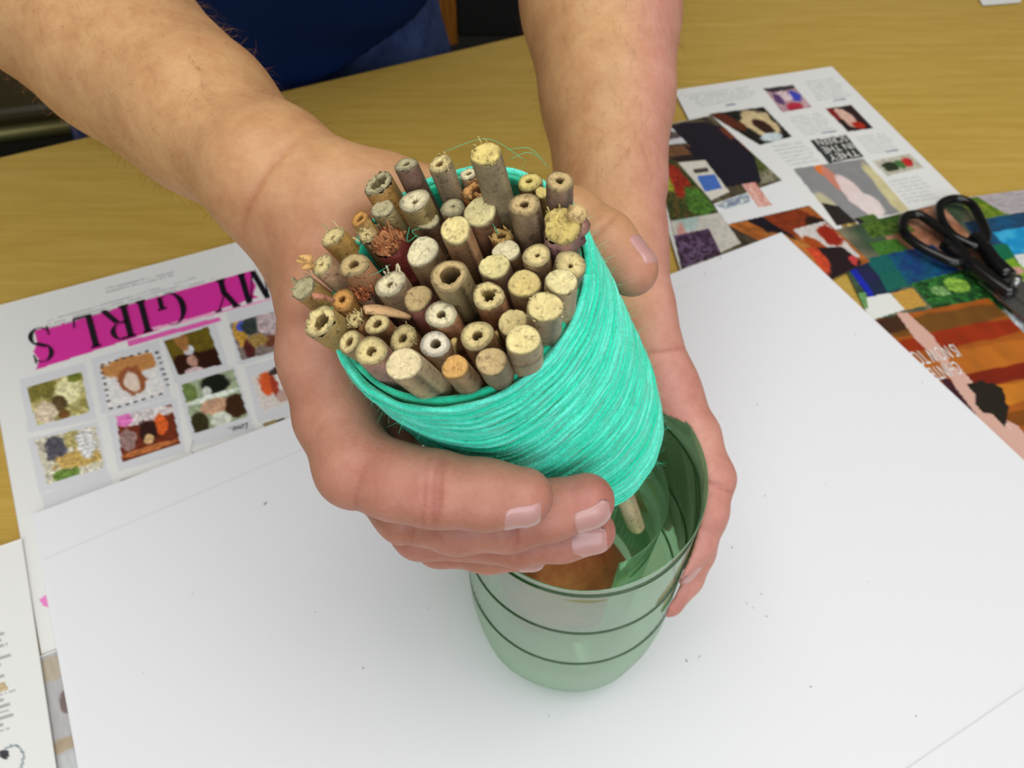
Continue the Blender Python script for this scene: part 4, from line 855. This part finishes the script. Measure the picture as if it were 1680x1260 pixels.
for q in range(len(prof) - 1):
    for k in range(na): Fq.append((q * na + k, q * na + (k + 1) % na, (q + 1) * na + (k + 1) % na, (q + 1) * na + k))
mesh('shell', V, Fq, PET, bot_)
for z, r, t_ in ((.0692, .0490, .00062), (.1022, .0492, .00062), (.1372, .0494, .00075)):
    V, Fc = tube([(r * math.cos(k * 2 * math.pi / na), r * math.sin(k * 2 * math.pi / na), z) for k in range(na)], t_, 6, True); mb = MB(); mb.add(V, Fc); mb.build('rib', PETR, bot_)
V, Fc = tube([(.0502 * math.cos(k * 2 * math.pi / na), .0502 * math.sin(k * 2 * math.pi / na), rimz(k * 2 * math.pi / na) - .0046) for k in range(na)], .0003, 6, True); mb = MB(); mb.add(V, Fc); mb.build('cut_rim', PETS, bot_)
tag(bot_, 'lower half of a clear green plastic bottle with three ribs, cut open at the top', 'bottle')
# curled strip inside
V = []; nsp = 26
for k in range(nsp):
    f = k / (nsp - 1); a = R(-62 + 118 * f); r = .030 + .012 * f
    for z in (0.045, 0.085, 0.125): V.append((BX + (r + (z - .08) * .06) * math.cos(a), BY + .002 + (r + (z - .08) * .06) * math.sin(a), z + .004 * f))
Fq = [(k * 3 + j, k * 3 + 3 + j, k * 3 + 4 + j, k * 3 + 1 + j) for k in range(nsp - 1) for j in range(2)]
o = mesh('plastic_strip', V, Fq, PETS); md = o.modifiers.new('s', 'SOLIDIFY'); md.thickness = 0.0003; tag(o, 'curled strip of clear plastic inside the green bottle beside the yarn', 'plastic strip')
# added lump on the bottle floor, standing in for an unidentified brown shape
V = []; Fq = []; nu_, nv_ = 30, 14; r_ = np.random.RandomState(5)
for i in range(nv_ + 1):
    ph = i / nv_ * math.pi / 2
    for j in range(nu_):
        a = j * 2 * math.pi / nu_; wv_ = 1 + .06 * math.sin(3 * a + 1) + .05 * math.sin(5 * a)
        x = BX - .002 + .034 * math.cos(a) * math.cos(ph) * wv_; y = BY + .016 + .024 * math.sin(a) * math.cos(ph) * wv_; z = .014 + .052 * math.sin(ph) ** .8 + .002 * math.sin(7 * a + 5 * ph)
        V.append((x, y, z))
for i in range(nv_):
    for j in range(nu_): Fq.append((i * nu_ + j, i * nu_ + (j + 1) % nu_, (i + 1) * nu_ + (j + 1) % nu_, (i + 1) * nu_ + j))
Fq.append(tuple(range(nu_))[::-1])
o = mesh('stand_in_lump', V, Fq, LUMP); tag(o, 'stand-in lump for an unidentified brown shape in the bottom of the green bottle', 'clay')

# ------------------------------------------------------------------ person: signed-distance modelling, polygonised by surface nets
def smin(a, b, k):
    h = np.clip(0.5 + 0.5 * (b - a) / k, 0, 1); return b * (1 - h) + a * h - k * h * (1 - h)
def dseg(P, s):
    a, b, ra, rb = s; ba = b - a; pa = P - a
    h = np.clip((pa @ ba) / (ba @ ba + 1e-12), 0, 1)
    return np.linalg.norm(pa - h[..., None] * ba, axis=-1) - (ra + (rb - ra) * h)
def chain(*pts):
    return [[(pts[i][0], pts[i + 1][0], pts[i][1], pts[i + 1][1]) for i in range(len(pts) - 1)]]
def J(u, v, d, r): return (W(u, v, d), r * 0.001)
class Body:
    """limbs: list of (core segs, core k, [finger segs], join k)"""
    def __init__(s, limbs, carve=None, creases=()): s.limbs = limbs; s.carve = carve; s.creases = creases
    def f(s, P, cull=None):
        best = np.full(P.shape[:-1], 1.0)
        for core, kc, fingers, kj in s.limbs:
            d = None
            for ch in core:
                e = None
                for g in ch:
                    if cull is None or cull(g): x = dseg(P, g); e = x if e is None else smin(e, x, 0.007)
                if e is not None: d = e if d is None else smin(d, e, kc)
            ef = None
            for fg in fingers:
                fs_ = [g for g in fg[0] if cull is None or cull(g)]
                if not fs_: continue
                e = None
                for g in fs_:
                    x = dseg(P, g); e = x if e is None else smin(e, x, 0.004)
                ef = e if ef is None else smin(ef, e, 0.0015)
            tot = d if ef is None else (ef if d is None else smin(ef, d, kj))
            if tot is not None: best = np.minimum(best, tot)
        for c, dr, w, dep, Rr in s.creases:
            q = P - c; r = np.linalg.norm(q, axis=-1); m = r < Rr
            if m.any(): best[m] += dep * np.exp(-((q[m] @ dr) / w) ** 2) * (1 - (r[m] / Rr) ** 4)
        if s.carve is not None: best = np.maximum(best, -s.carve(P))
        return best
    def segs(s):
        return [g for core, kc, fi, kj in s.limbs for ch in core + [f[0] for f in fi] for g in ch]
    def poly(s, h, B=16):
        S = s.segs(); A = np.array([g[0] for g in S]); Bb = np.array([g[1] for g in S]); ra = np.array([g[2] for g in S]); rb = np.array([g[3] for g in S]); rm = np.maximum(ra, rb)
        lo = np.minimum(A - rm[:, None], Bb - rm[:, None]).min(0) - .02; hi = np.maximum(A + rm[:, None], Bb + rm[:, None]).max(0) + .02
        nb_ = np.ceil((hi - lo) / (h * B)).astype(int); hd = h * B * 0.87
        I = np.stack(np.meshgrid(*[np.arange(x) for x in nb_], indexing='ij'), -1).reshape(-1, 3); ctr = lo + (I + .5) * h * B
        D = np.stack([dseg(ctr, g) for g in S], 1); mn = D.min(1)
        act = np.where((mn < hd + .02) & (mn > -hd - 0.03))[0]
        VK, VP, QK = [], [], []; big = 1 << 20
        key = lambda i, j, k: (i.astype(np.int64) * big + j) * big + k
        for bi in act:
            near = D[bi] < max(mn[bi], -hd) + 2 * hd + 0.045
            idx = {id(S[q]) for q in np.where(near)[0]}
            g0 = I[bi] * B; ax_ = [lo[q] + (g0[q] + np.arange(B + 1)) * h for q in range(3)]
            G = np.stack(np.meshgrid(*ax_, indexing='ij'), -1)
            F_ = s.f(G, lambda g: id(g) in idx); sg = F_ < 0
            if sg.all() or not sg.any(): continue
            c8 = [sg[i:i + B, j:j + B, k:k + B] for i in (0, 1) for j in (0, 1) for k in (0, 1)]
            cnt = sum(c.astype(int) for c in c8); ac = (cnt > 0) & (cnt < 8); ci, cj, ck = np.where(ac)
            if len(ci):
                acc = np.zeros((len(ci), 3)); num = np.zeros(len(ci))
                for e_ax in range(3):
                    for o1 in (0, 1):
                        for o2 in (0, 1):
                            oo = [0, 0, 0]; oth = [q for q in range(3) if q != e_ax]; oo[oth[0]] = o1; oo[oth[1]] = o2
                            a0 = F_[ci + oo[0], cj + oo[1], ck + oo[2]]; o_2 = list(oo); o_2[e_ax] = 1; a1 = F_[ci + o_2[0], cj + o_2[1], ck + o_2[2]]
                            m = (a0 < 0) != (a1 < 0); t = np.where(m, a0 / np.where(m, a0 - a1, 1), 0)
                            p = np.zeros((len(ci), 3)); p += np.array(oo); p[:, e_ax] += t; acc += p * m[:, None]; num += m
                pos = acc / num[:, None]; cell = np.stack([ci, cj, ck], 1)
                VP.append(lo + (g0 + cell + pos) * h); VK.append(key(ci + g0[0] + 1, cj + g0[1] + 1, ck + g0[2] + 1))
            for e_ax in range(3):
                sl0 = [slice(0, B)] * 3; sl1 = [slice(0, B)] * 3; sl1[e_ax] = slice(1, B + 1)
                s0 = sg[tuple(sl0)]; s1 = sg[tuple(sl1)]; m = s0 != s1; ii = np.stack(np.where(m), 1)
                if not len(ii): continue
                fl_ = s0[m]; u_, v_ = [(1, 2), (2, 0), (0, 1)][e_ax]; qs = []
                for du, dv in ((-1, -1), (0, -1), (0, 0), (-1, 0)):
                    c = ii + g0 + 1; c[:, u_] += du; c[:, v_] += dv; qs.append(key(c[:, 0], c[:, 1], c[:, 2]))
                Qk = np.stack(qs, 1); Qk[~fl_] = Qk[~fl_][:, ::-1]; QK.append(Qk)
        VK = np.concatenate(VK); VP = np.concatenate(VP); QK = np.concatenate(QK)
        o = np.argsort(VK); VK = VK[o]; VP = VP[o]; ix = np.searchsorted(VK, QK); ix = np.clip(ix, 0, len(VK) - 1)
        ok = (VK[ix] == QK).all(1)
        return VP, ix[ok]
    def grad(s, P, e=5e-4):
        g = np.stack([s.f(P + d) - s.f(P - d) for d in np.eye(3) * e], -1); return g / (np.linalg.norm(g, axis=-1)[..., None] + 1e-12)

def carve(P):
    q = P - C0; al = q @ AX; ra_ = np.linalg.norm(q - al[..., None] * AX, axis=-1)
    rr = 0.0415 - 0.0032 * np.clip(al / BL, 0, 1)
    d1 = np.maximum(ra_ - rr, np.maximum(-al - .002, al - BL))
    q2 = np.stack([P[..., 0] - BX, P[..., 1] - BY], -1); d2 = np.maximum(np.linalg.norm(q2, axis=-1) - .0507, P[..., 2] - .155)
    return np.minimum(d1, d2)

# right hand of the person (left in the picture)
RE = W(-110, -160, .385); RS = np.array([-0.37, 0.62, 0.47])
r_core = chain((RS, .052), (RE + (RS - RE) * .5, .047), (RE, .042), J(74, -26, .362, 39), J(197, 80, .345, 35.3), J(328, 186, .315, 28), J(442, 286, .288, 19.5)) \
       + chain((RE, .036), J(330, 200, .335, 26), J(452, 298, .312, 19)) \
       + chain(J(442, 286, .288, 19), J(538, 368, .281, 17), J(541, 500, .268, 14.5), J(534, 580, .262, 13.5)) \
       + chain(J(450, 294, .300, 19), J(542, 480, .290, 15), J(546, 610, .283, 13)) \
       + chain(J(462, 285, .312, 18), J(525, 480, .308, 14), J(545, 630, .300, 12.5)) + chain(J(462, 285, .318, 16), J(530, 480, .322, 12), J(560, 640, .316, 11.5)) \
       + chain(J(462, 290, .290, 18), J(555, 322, .280, 14.5), J(600, 328, .279, 13.5)) + chain(J(545, 480, .282, 14), J(585, 610, .276, 14), J(640, 705, .268, 11.5))
r_index = chain(J(534, 580, .262, 13.5), J(552, 682, .254, 12.6), J(584, 766, .243, 11.8), J(650, 790, .238, 10.9), J(715, 803, .235, 10.7), J(795, 812, .2345, 9.8), J(858, 815, .2345, 8.6))
r_mid = chain(J(546, 610, .283, 13), J(600, 760, .272, 11.5), J(668, 838, .262, 10.2), J(750, 860, .258, 9.2), J(835, 855, .2555, 9.2), J(900, 838, .2535, 9.0), J(962, 822, .2525, 8.7))
r_ring = chain(J(545, 630, .300, 12.5), J(620, 790, .288, 10.5), J(690, 872, .280, 9.2), J(850, 886, .271, 8.4), J(920, 880, .270, 8.0), J(972, 872, .269, 7.6))
r_lit = chain(J(560, 640, .316, 11.5), J(650, 810, .304, 9.5), J(720, 892, .296, 8.0), J(800, 905, .292, 7.3), J(872, 908, .291, 6.3))
r_thumb = chain(J(560, 322, .280, 14.5), J(640, 322, .280, 13), J(800, 345, .288, 11.5), J(938, 362, .281, 10.8), J(990, 398, .275, 10.5), J(1036, 443, .270, 8.8))
# left hand of the person (right in the picture)
LE = W(969, -336, .435); LS = np.array([-0.03, 0.78, 0.47])
l_core = chain((LS, .052), (LE + (LS - LE) * .5, .047), (LE, .042), J(976, -150, .420, 43), J(983, 0, .400, 37.5), J(996, 150, .384, 30), J(1003, 300, .370, 23.5), J(1000, 400, .362, 20.5)) \
       + chain(J(996, 60, .410, 32), J(1000, 300, .392, 22), J(1000, 400, .388, 19)) \
       + chain(J(1000, 400, .362, 20), J(1040, 500, .362, 16), J(1096, 640, .362, 12.2)) + chain(J(1000, 400, .372, 19), J(1030, 520, .378, 15), J(1090, 665, .378, 12.2)) \
       + chain(J(1000, 400, .385, 18), J(1010, 540, .392, 14), J(1065, 690, .394, 11.5)) + chain(J(1000, 400, .392, 17), J(990, 560, .404, 13), J(1035, 710, .408, 11)) \
       + chain(J(1000, 400, .366, 19), J(960, 480, .368, 15), J(905, 560, .368, 13))
l_index = chain(J(1096, 640, .362, 12.2), J(1138, 715, .357, 11), J(1166, 785, .350, 9.9), J(1158, 840, .348, 8.9), J(1140, 888, .350, 8.7), J(1114, 928, .349, 7.6))
l_mid = chain(J(1090, 665, .378, 12.2), J(1140, 760, .374, 10.6), J(1156, 846, .367, 9.4), J(1140, 905, .366, 8.4), J(1122, 945, .366, 8.2), J(1096, 984, .365, 7.5))
l_ring = chain(J(1065, 690, .394, 11.5), J(1110, 790, .392, 9.6), J(1112, 860, .388, 8.6), J(1086, 920, .388, 7.6), J(1060, 950, .388, 7.0))
l_lit = chain(J(1035, 710, .408, 11), J(1075, 800, .408, 8.6), J(1078, 850, .406, 7.6), J(1058, 890, .405, 6.6), J(1040, 915, .404, 6.0))
l_thumb = chain(J(905, 560, .368, 13), J(840, 640, .368, 11), J(790, 720, .362, 10), J(775, 790, .355, 8.6))
def cr(u, v, d, u2, v2, w=.0011, dep=.0007, Rr=.013): return (W(u, v, d), unit(W(u2, v2, d) - W(u, v, d)), w, dep * 1.7, Rr)
creases = [cr(716, 812, .228, 800, 820), cr(724, 812, .228, 808, 820, .0008, .0004), cr(700, 812, .229, 784, 820, .0009, .0004), cr(838, 868, .248, 930, 850, .001, .0007, .010), cr(846, 868, .248, 938, 850, .0008, .0005, .01), cr(828, 868, .248, 920, 850, .0008, .0004, .01),
           cr(668, 868, .256, 760, 880, .001, .0004, .012), cr(678, 868, .256, 770, 880, .001, .0004, .012), cr(592, 800, .236, 650, 815, .001, .0003, .012), cr(850, 897, .264, 940, 890, .001, .0004, .009),
           cr(446, 300, .272, 500, 340, .0014, .0006, .024), cr(1098, 575, .352, 1110, 640, .0012, .0005, .014), cr(1180, 800, .343, 1160, 850, .001, .0005, .009), cr(1160, 790, .343, 1150, 850, .001, .0004, .009), cr(985, 380, .268, 1030, 425, .001, .0005, .010)]
body = Body([(r_core, .014, [r_index, r_mid, r_ring, r_lit, r_thumb], .009), (l_core, .014, [l_index, l_mid, l_ring, l_lit, l_thumb], .009)], carve, creases)
PV, PQ = body.poly(0.0011)
# skin tone: pinker over knuckles and fingertips; on lower fingers also bluish daylight painted in
tone = np.tile(s2l((190, 150, 108)), (len(PV), 1))
hw = np.clip((0.115 - np.linalg.norm(PV - W(720, 800, .25), axis=1)) / .05, 0, 1)[:, None]
tone = tone * (1 - hw) + s2l((176, 130, 108)) * hw
pink = s2l((174, 110, 108)); left_t = s2l((200, 144, 138))
lw = np.clip((PV[:, 0] - 0.045) / 0.02, 0, 1)[:, None] * np.clip((0.26 - PV[:, 2]) / .04 + (PV[:, 1] > .25), 0, 1)[:, None]
tone = tone * (1 - lw * .8) + left_t * lw * .8
wgt = np.zeros(len(PV))
for (u, v, d, rr, k) in [(640, 800, .238, .03, .45), (800, 830, .24, .03, .5), (900, 850, .26, .03, .6), (700, 880, .275, .03, .6), (520, 700, .26, .035, .3), (1130, 850, .35, .03, .5), (700, 810, .230, .014, .6), (880, 820, .233, .016, .55), (975, 815, .247, .016, .7), (985, 878, .266, .014, .8), (880, 915, .288, .012, .8), (838, 868, .25, .010, .4), (760, 880, .262, .03, .5), (570, 790, .235, .016, .35), (1060, 450, .265, .015, .5), (1110, 950, .35, .018, .6), (1092, 990, .36, .014, .7), (1190, 790, .345, .014, .35), (1120, 640, .35, .02, .35), (470, 400, .285, .03, .3), (1050, 340, .37, .03, .3)]:
    wgt = np.maximum(wgt, k * np.exp(-(np.linalg.norm(PV - W(u, v, d), axis=1) / rr) ** 2))
tone = tone * (1 - wgt[:, None]) + pink * wgt[:, None]
for c_, dr_, w_, dep_, R_ in creases:  # crease lines: redder skin plus groove shade painted into the tone
    q_ = PV - c_; r_ = np.linalg.norm(q_, axis=1); k_ = np.exp(-((q_ @ dr_) / (w_ * .75)) ** 2) * (r_ < R_) * np.clip(1 - (r_ / R_) ** 2, 0, 1) * min(1, dep_ / .0009)
    tone = tone * (1 - k_[:, None] * np.array([.16, .30, .30]))
person = empty('person', (-0.275, 0.93, -0.74))
def keep(o):
    o.parent = person; o.location = -Vector(person.location); return o
bo = keep(mesh('body', PV, PQ, SKIN, None, True, tone))

# nails
def nail(axis_a, axis_b, center, nrm, wid, ln):
    ax_ = unit(W(*axis_b) - W(*axis_a)); n = WV(*nrm); n = unit(n - ax_ * n.dot(ax_)); b_ = np.cross(ax_, n); c = W(*center)
    c = W(*center); P = []; nu, nv = 13, 13
    for i in range(nu):
        for j in range(nv):
            x = i / (nu - 1) * 2 - 1; y = j / (nv - 1) * 2 - 1
            # rounded outline
            e = max(1.0, (abs(x) ** 3 + abs(y) ** 3) ** (1 / 3)); xx = x * wid / e; yy = y * ln / e
            P.append(c + b_ * xx + ax_ * yy)
    P = np.array(P); x = np.linspace(-1, 1, nu).repeat(nv); y = np.tile(np.linspace(-1, 1, nv), nu)
    P = P + n * .006
    for _ in range(40):
        d = body.f(P); P = P - n * np.clip(d, -.001, .004)[:, None] * .8
    dd_ = (P - c) @ n; mx = dd_[len(dd_) // 2]; P = P - n * np.clip(dd_ - mx, -99, 99)[:, None] + n * np.clip(dd_ - mx, -.0036, .001)[:, None]
    edge = np.maximum(np.abs(x), np.abs(y)); lift = .00030 - .0010 * np.clip((edge - .80) / .22, 0, 1.6) ** 2
    tp = P + n * lift[:, None]; lo_ = P - n * .0006
    i, j = np.meshgrid(np.arange(nu - 1), np.arange(nv - 1), indexing='ij'); Q = np.stack([i * nv + j, (i + 1) * nv + j, (i + 1) * nv + j + 1, i * nv + j + 1], -1).reshape(-1, 4)
    Vn = np.vstack([tp, lo_]); Mq = nu * nv
    rim = [k * nv for k in range(nu)] + [(nu - 1) * nv + k for k in range(1, nv)] + [k * nv + nv - 1 for k in range(nu - 2, -1, -1)] + [k for k in range(nv - 2, 0, -1)]
    Sd = np.array([(rim[k], rim[(k + 1) % len(rim)], Mq + rim[(k + 1) % len(rim)], Mq + rim[k]) for k in range(len(rim))])
    keep(mesh('fingernail', Vn, np.vstack([Q, Q[:, ::-1] + Mq, Sd]), NAIL))
nail((795, 812, .2345), (858, 815, .2345), (858, 838, .231), (.05, .80, -.60), .0058, .0056)
nail((900, 838, .2535), (962, 822, .2525), (970, 838, .249), (.20, .72, -.66), .0056, .0062)
nail((920, 880, .270), (972, 872, .269), (966, 884, .264), (.10, .80, -.58), .0050, .0062)
nail((800, 905, .292), (872, 908, .291), (872, 920, .288), (.15, .85, -.5), .0040, .0046)
nail((990, 398, .275), (1036, 443, .270), (1042, 428, .268), (.60, -.72, -.34), .0052, .0060)
nail((1140, 888, .350), (1114, 928, .349), (1122, 934, .347), (.86, .50, -.10), .0048, .0052)

# fine arm hair
hr = np.random.RandomState(11)
def hairs(p0, p1, lim, n, name):
    a = W(*p0); b_ = W(*p1); d = unit(b_ - a); q = PV - a; al = q @ d; rad = np.linalg.norm(q - al[:, None] * d, axis=1)
    cand = np.where((al > -0.02) & (al < np.linalg.norm(b_ - a)) & (rad < lim))[0]; sel = cand[hr.randint(0, len(cand), n)]
    P = PV[sel]; N = body.grad(P); m = len(P); tg_ = d[None] + hr.randn(m, 3) * .45; tg_ -= N * (tg_ * N).sum(1)[:, None]; tg_ /= np.linalg.norm(tg_, axis=1)[:, None]
    L = hr.uniform(.005, .013, m)[:, None]; P1 = P + tg_ * L * .45 + N * L * .28; P2 = P + tg_ * L + N * L * .35; w = np.cross(tg_, N) * .00006
    V = np.stack([P - w, P + w, P1 - w, P1 + w, P2 - w * .3, P2 + w * .3], 1).reshape(-1, 3); k = np.arange(m)[:, None] * 6
    o = keep(mesh(name, V, np.vstack([k + np.array([[0, 1, 3, 2]]), k + np.array([[2, 3, 5, 4]])]), HAIR)); o['kind'] = 'stuff'
hairs((-60, -110, .37), (430, 262, .29), .05, 1300, 'arm_hair'); hairs((975, -100, .41), (1003, 340, .37), .05, 900, 'arm_hair')

# clothes
LAT = unit([0.904, 0.427, 0]); FWD = unit([0.427, -0.904, 0])
def tor(c, lat, r1, c2, lat2, r2):
    c = np.array(c, float); c2 = np.array(c2, float)
    return [[(c + LAT * k * lat, c2 + LAT * k * lat2, r1, r2)] for k in (-1, 0, 1)]
HP = np.array([-0.285, 0.892, -0.05]); BE = np.array([-0.268, 0.86, 0.10]); CH_ = np.array([-0.205, 0.74, 0.36])
class Cloth(Body):
    def __init__(s, limbs, cut, wav): super().__init__(limbs); s.cut = cut; s.wav = wav
    def f(s, P, cull=None):
        d = super().f(P, cull); x, y, z = P[..., 0], P[..., 1], P[..., 2]
        d = d + s.wav * (np.sin(38 * x + 30 * z + 3 * np.sin(20 * y)) * np.sin(26 * z - 18 * y + 14 * x) + .5 * np.sin(70 * z + 40 * x))
        return np.maximum(d, s.cut(P))
sh = Cloth([(tor(HP - [0, 0, .04], .080, .120, BE, .072, .124) + tor(BE, .08, .128, CH_, .10, .115) + [[(CH_ + LAT * .1, LS, .095, .07)], [(CH_ - LAT * .1, RS, .095, .07)], [(LS, LE + (LS - LE) * .45, .068, .062)], [(RS, RE + (RS - RE) * .45, .068, .062)], [(CH_, CH_ + np.array([.03, -.06, .14]), .08, .06)]], .03, [], .01)],
           lambda P: np.maximum(-(P[..., 2] + .030 - .42 * np.clip((P - HP) @ LAT - .0, -.05, .3)), P[..., 2] - .55), .003)
v_, q_ = sh.poly(.006); keep(mesh('t_shirt', v_, q_, SHIRT))
jl = [[(HP + LAT * .10 + [0, 0, -.12], HP + LAT * .11 + [0, 0, -.62], .098, .06)], [(HP - LAT * .10 + [0, 0, -.12], HP - LAT * .11 + [0, 0, -.62], .098, .06)]]
je = Cloth([(tor(HP - [0, 0, .10], .115, .112, HP + [0, 0, .03], .105, .108) + jl, .02, [], .01)], lambda P: np.maximum(P[..., 2] - .06, -(P[..., 2] + .68)), .0025)
v_, q_ = je.poly(.007); keep(mesh('jeans', v_, q_, JEANS))
for k in (-1, 1):
    f0 = HP + LAT * .11 * k; f0[2] = -.70
    sh_ = Body([([[(f0 + [0, 0, .02], f0 + FWD * .17 + [0, 0, -.005], .045, .035)], [(f0, f0 + FWD * .1, .04, .04)]], .02, [], .01)]); v_, q_ = sh_.poly(.006); v_[:, 2] = np.maximum(v_[:, 2], -.739); keep(mesh('shoe', v_, q_, BLACKF))
mb = MB(); tp = W(463, 112, .80)
mb.box(HP + FWD * .128 + LAT * -.0 + [0, 0, .0], .004, .0015, .022, LAT, FWD); keep(mb.build('hem_tab', mat('grey_tab', rgb(80, 90, 110), .8)))
tag(person, 'person in navy t-shirt and jeans leaning over the table, hands holding bundle and bottle', 'person')

rebase(yarn, C1)
bpy.context.view_layer.update()
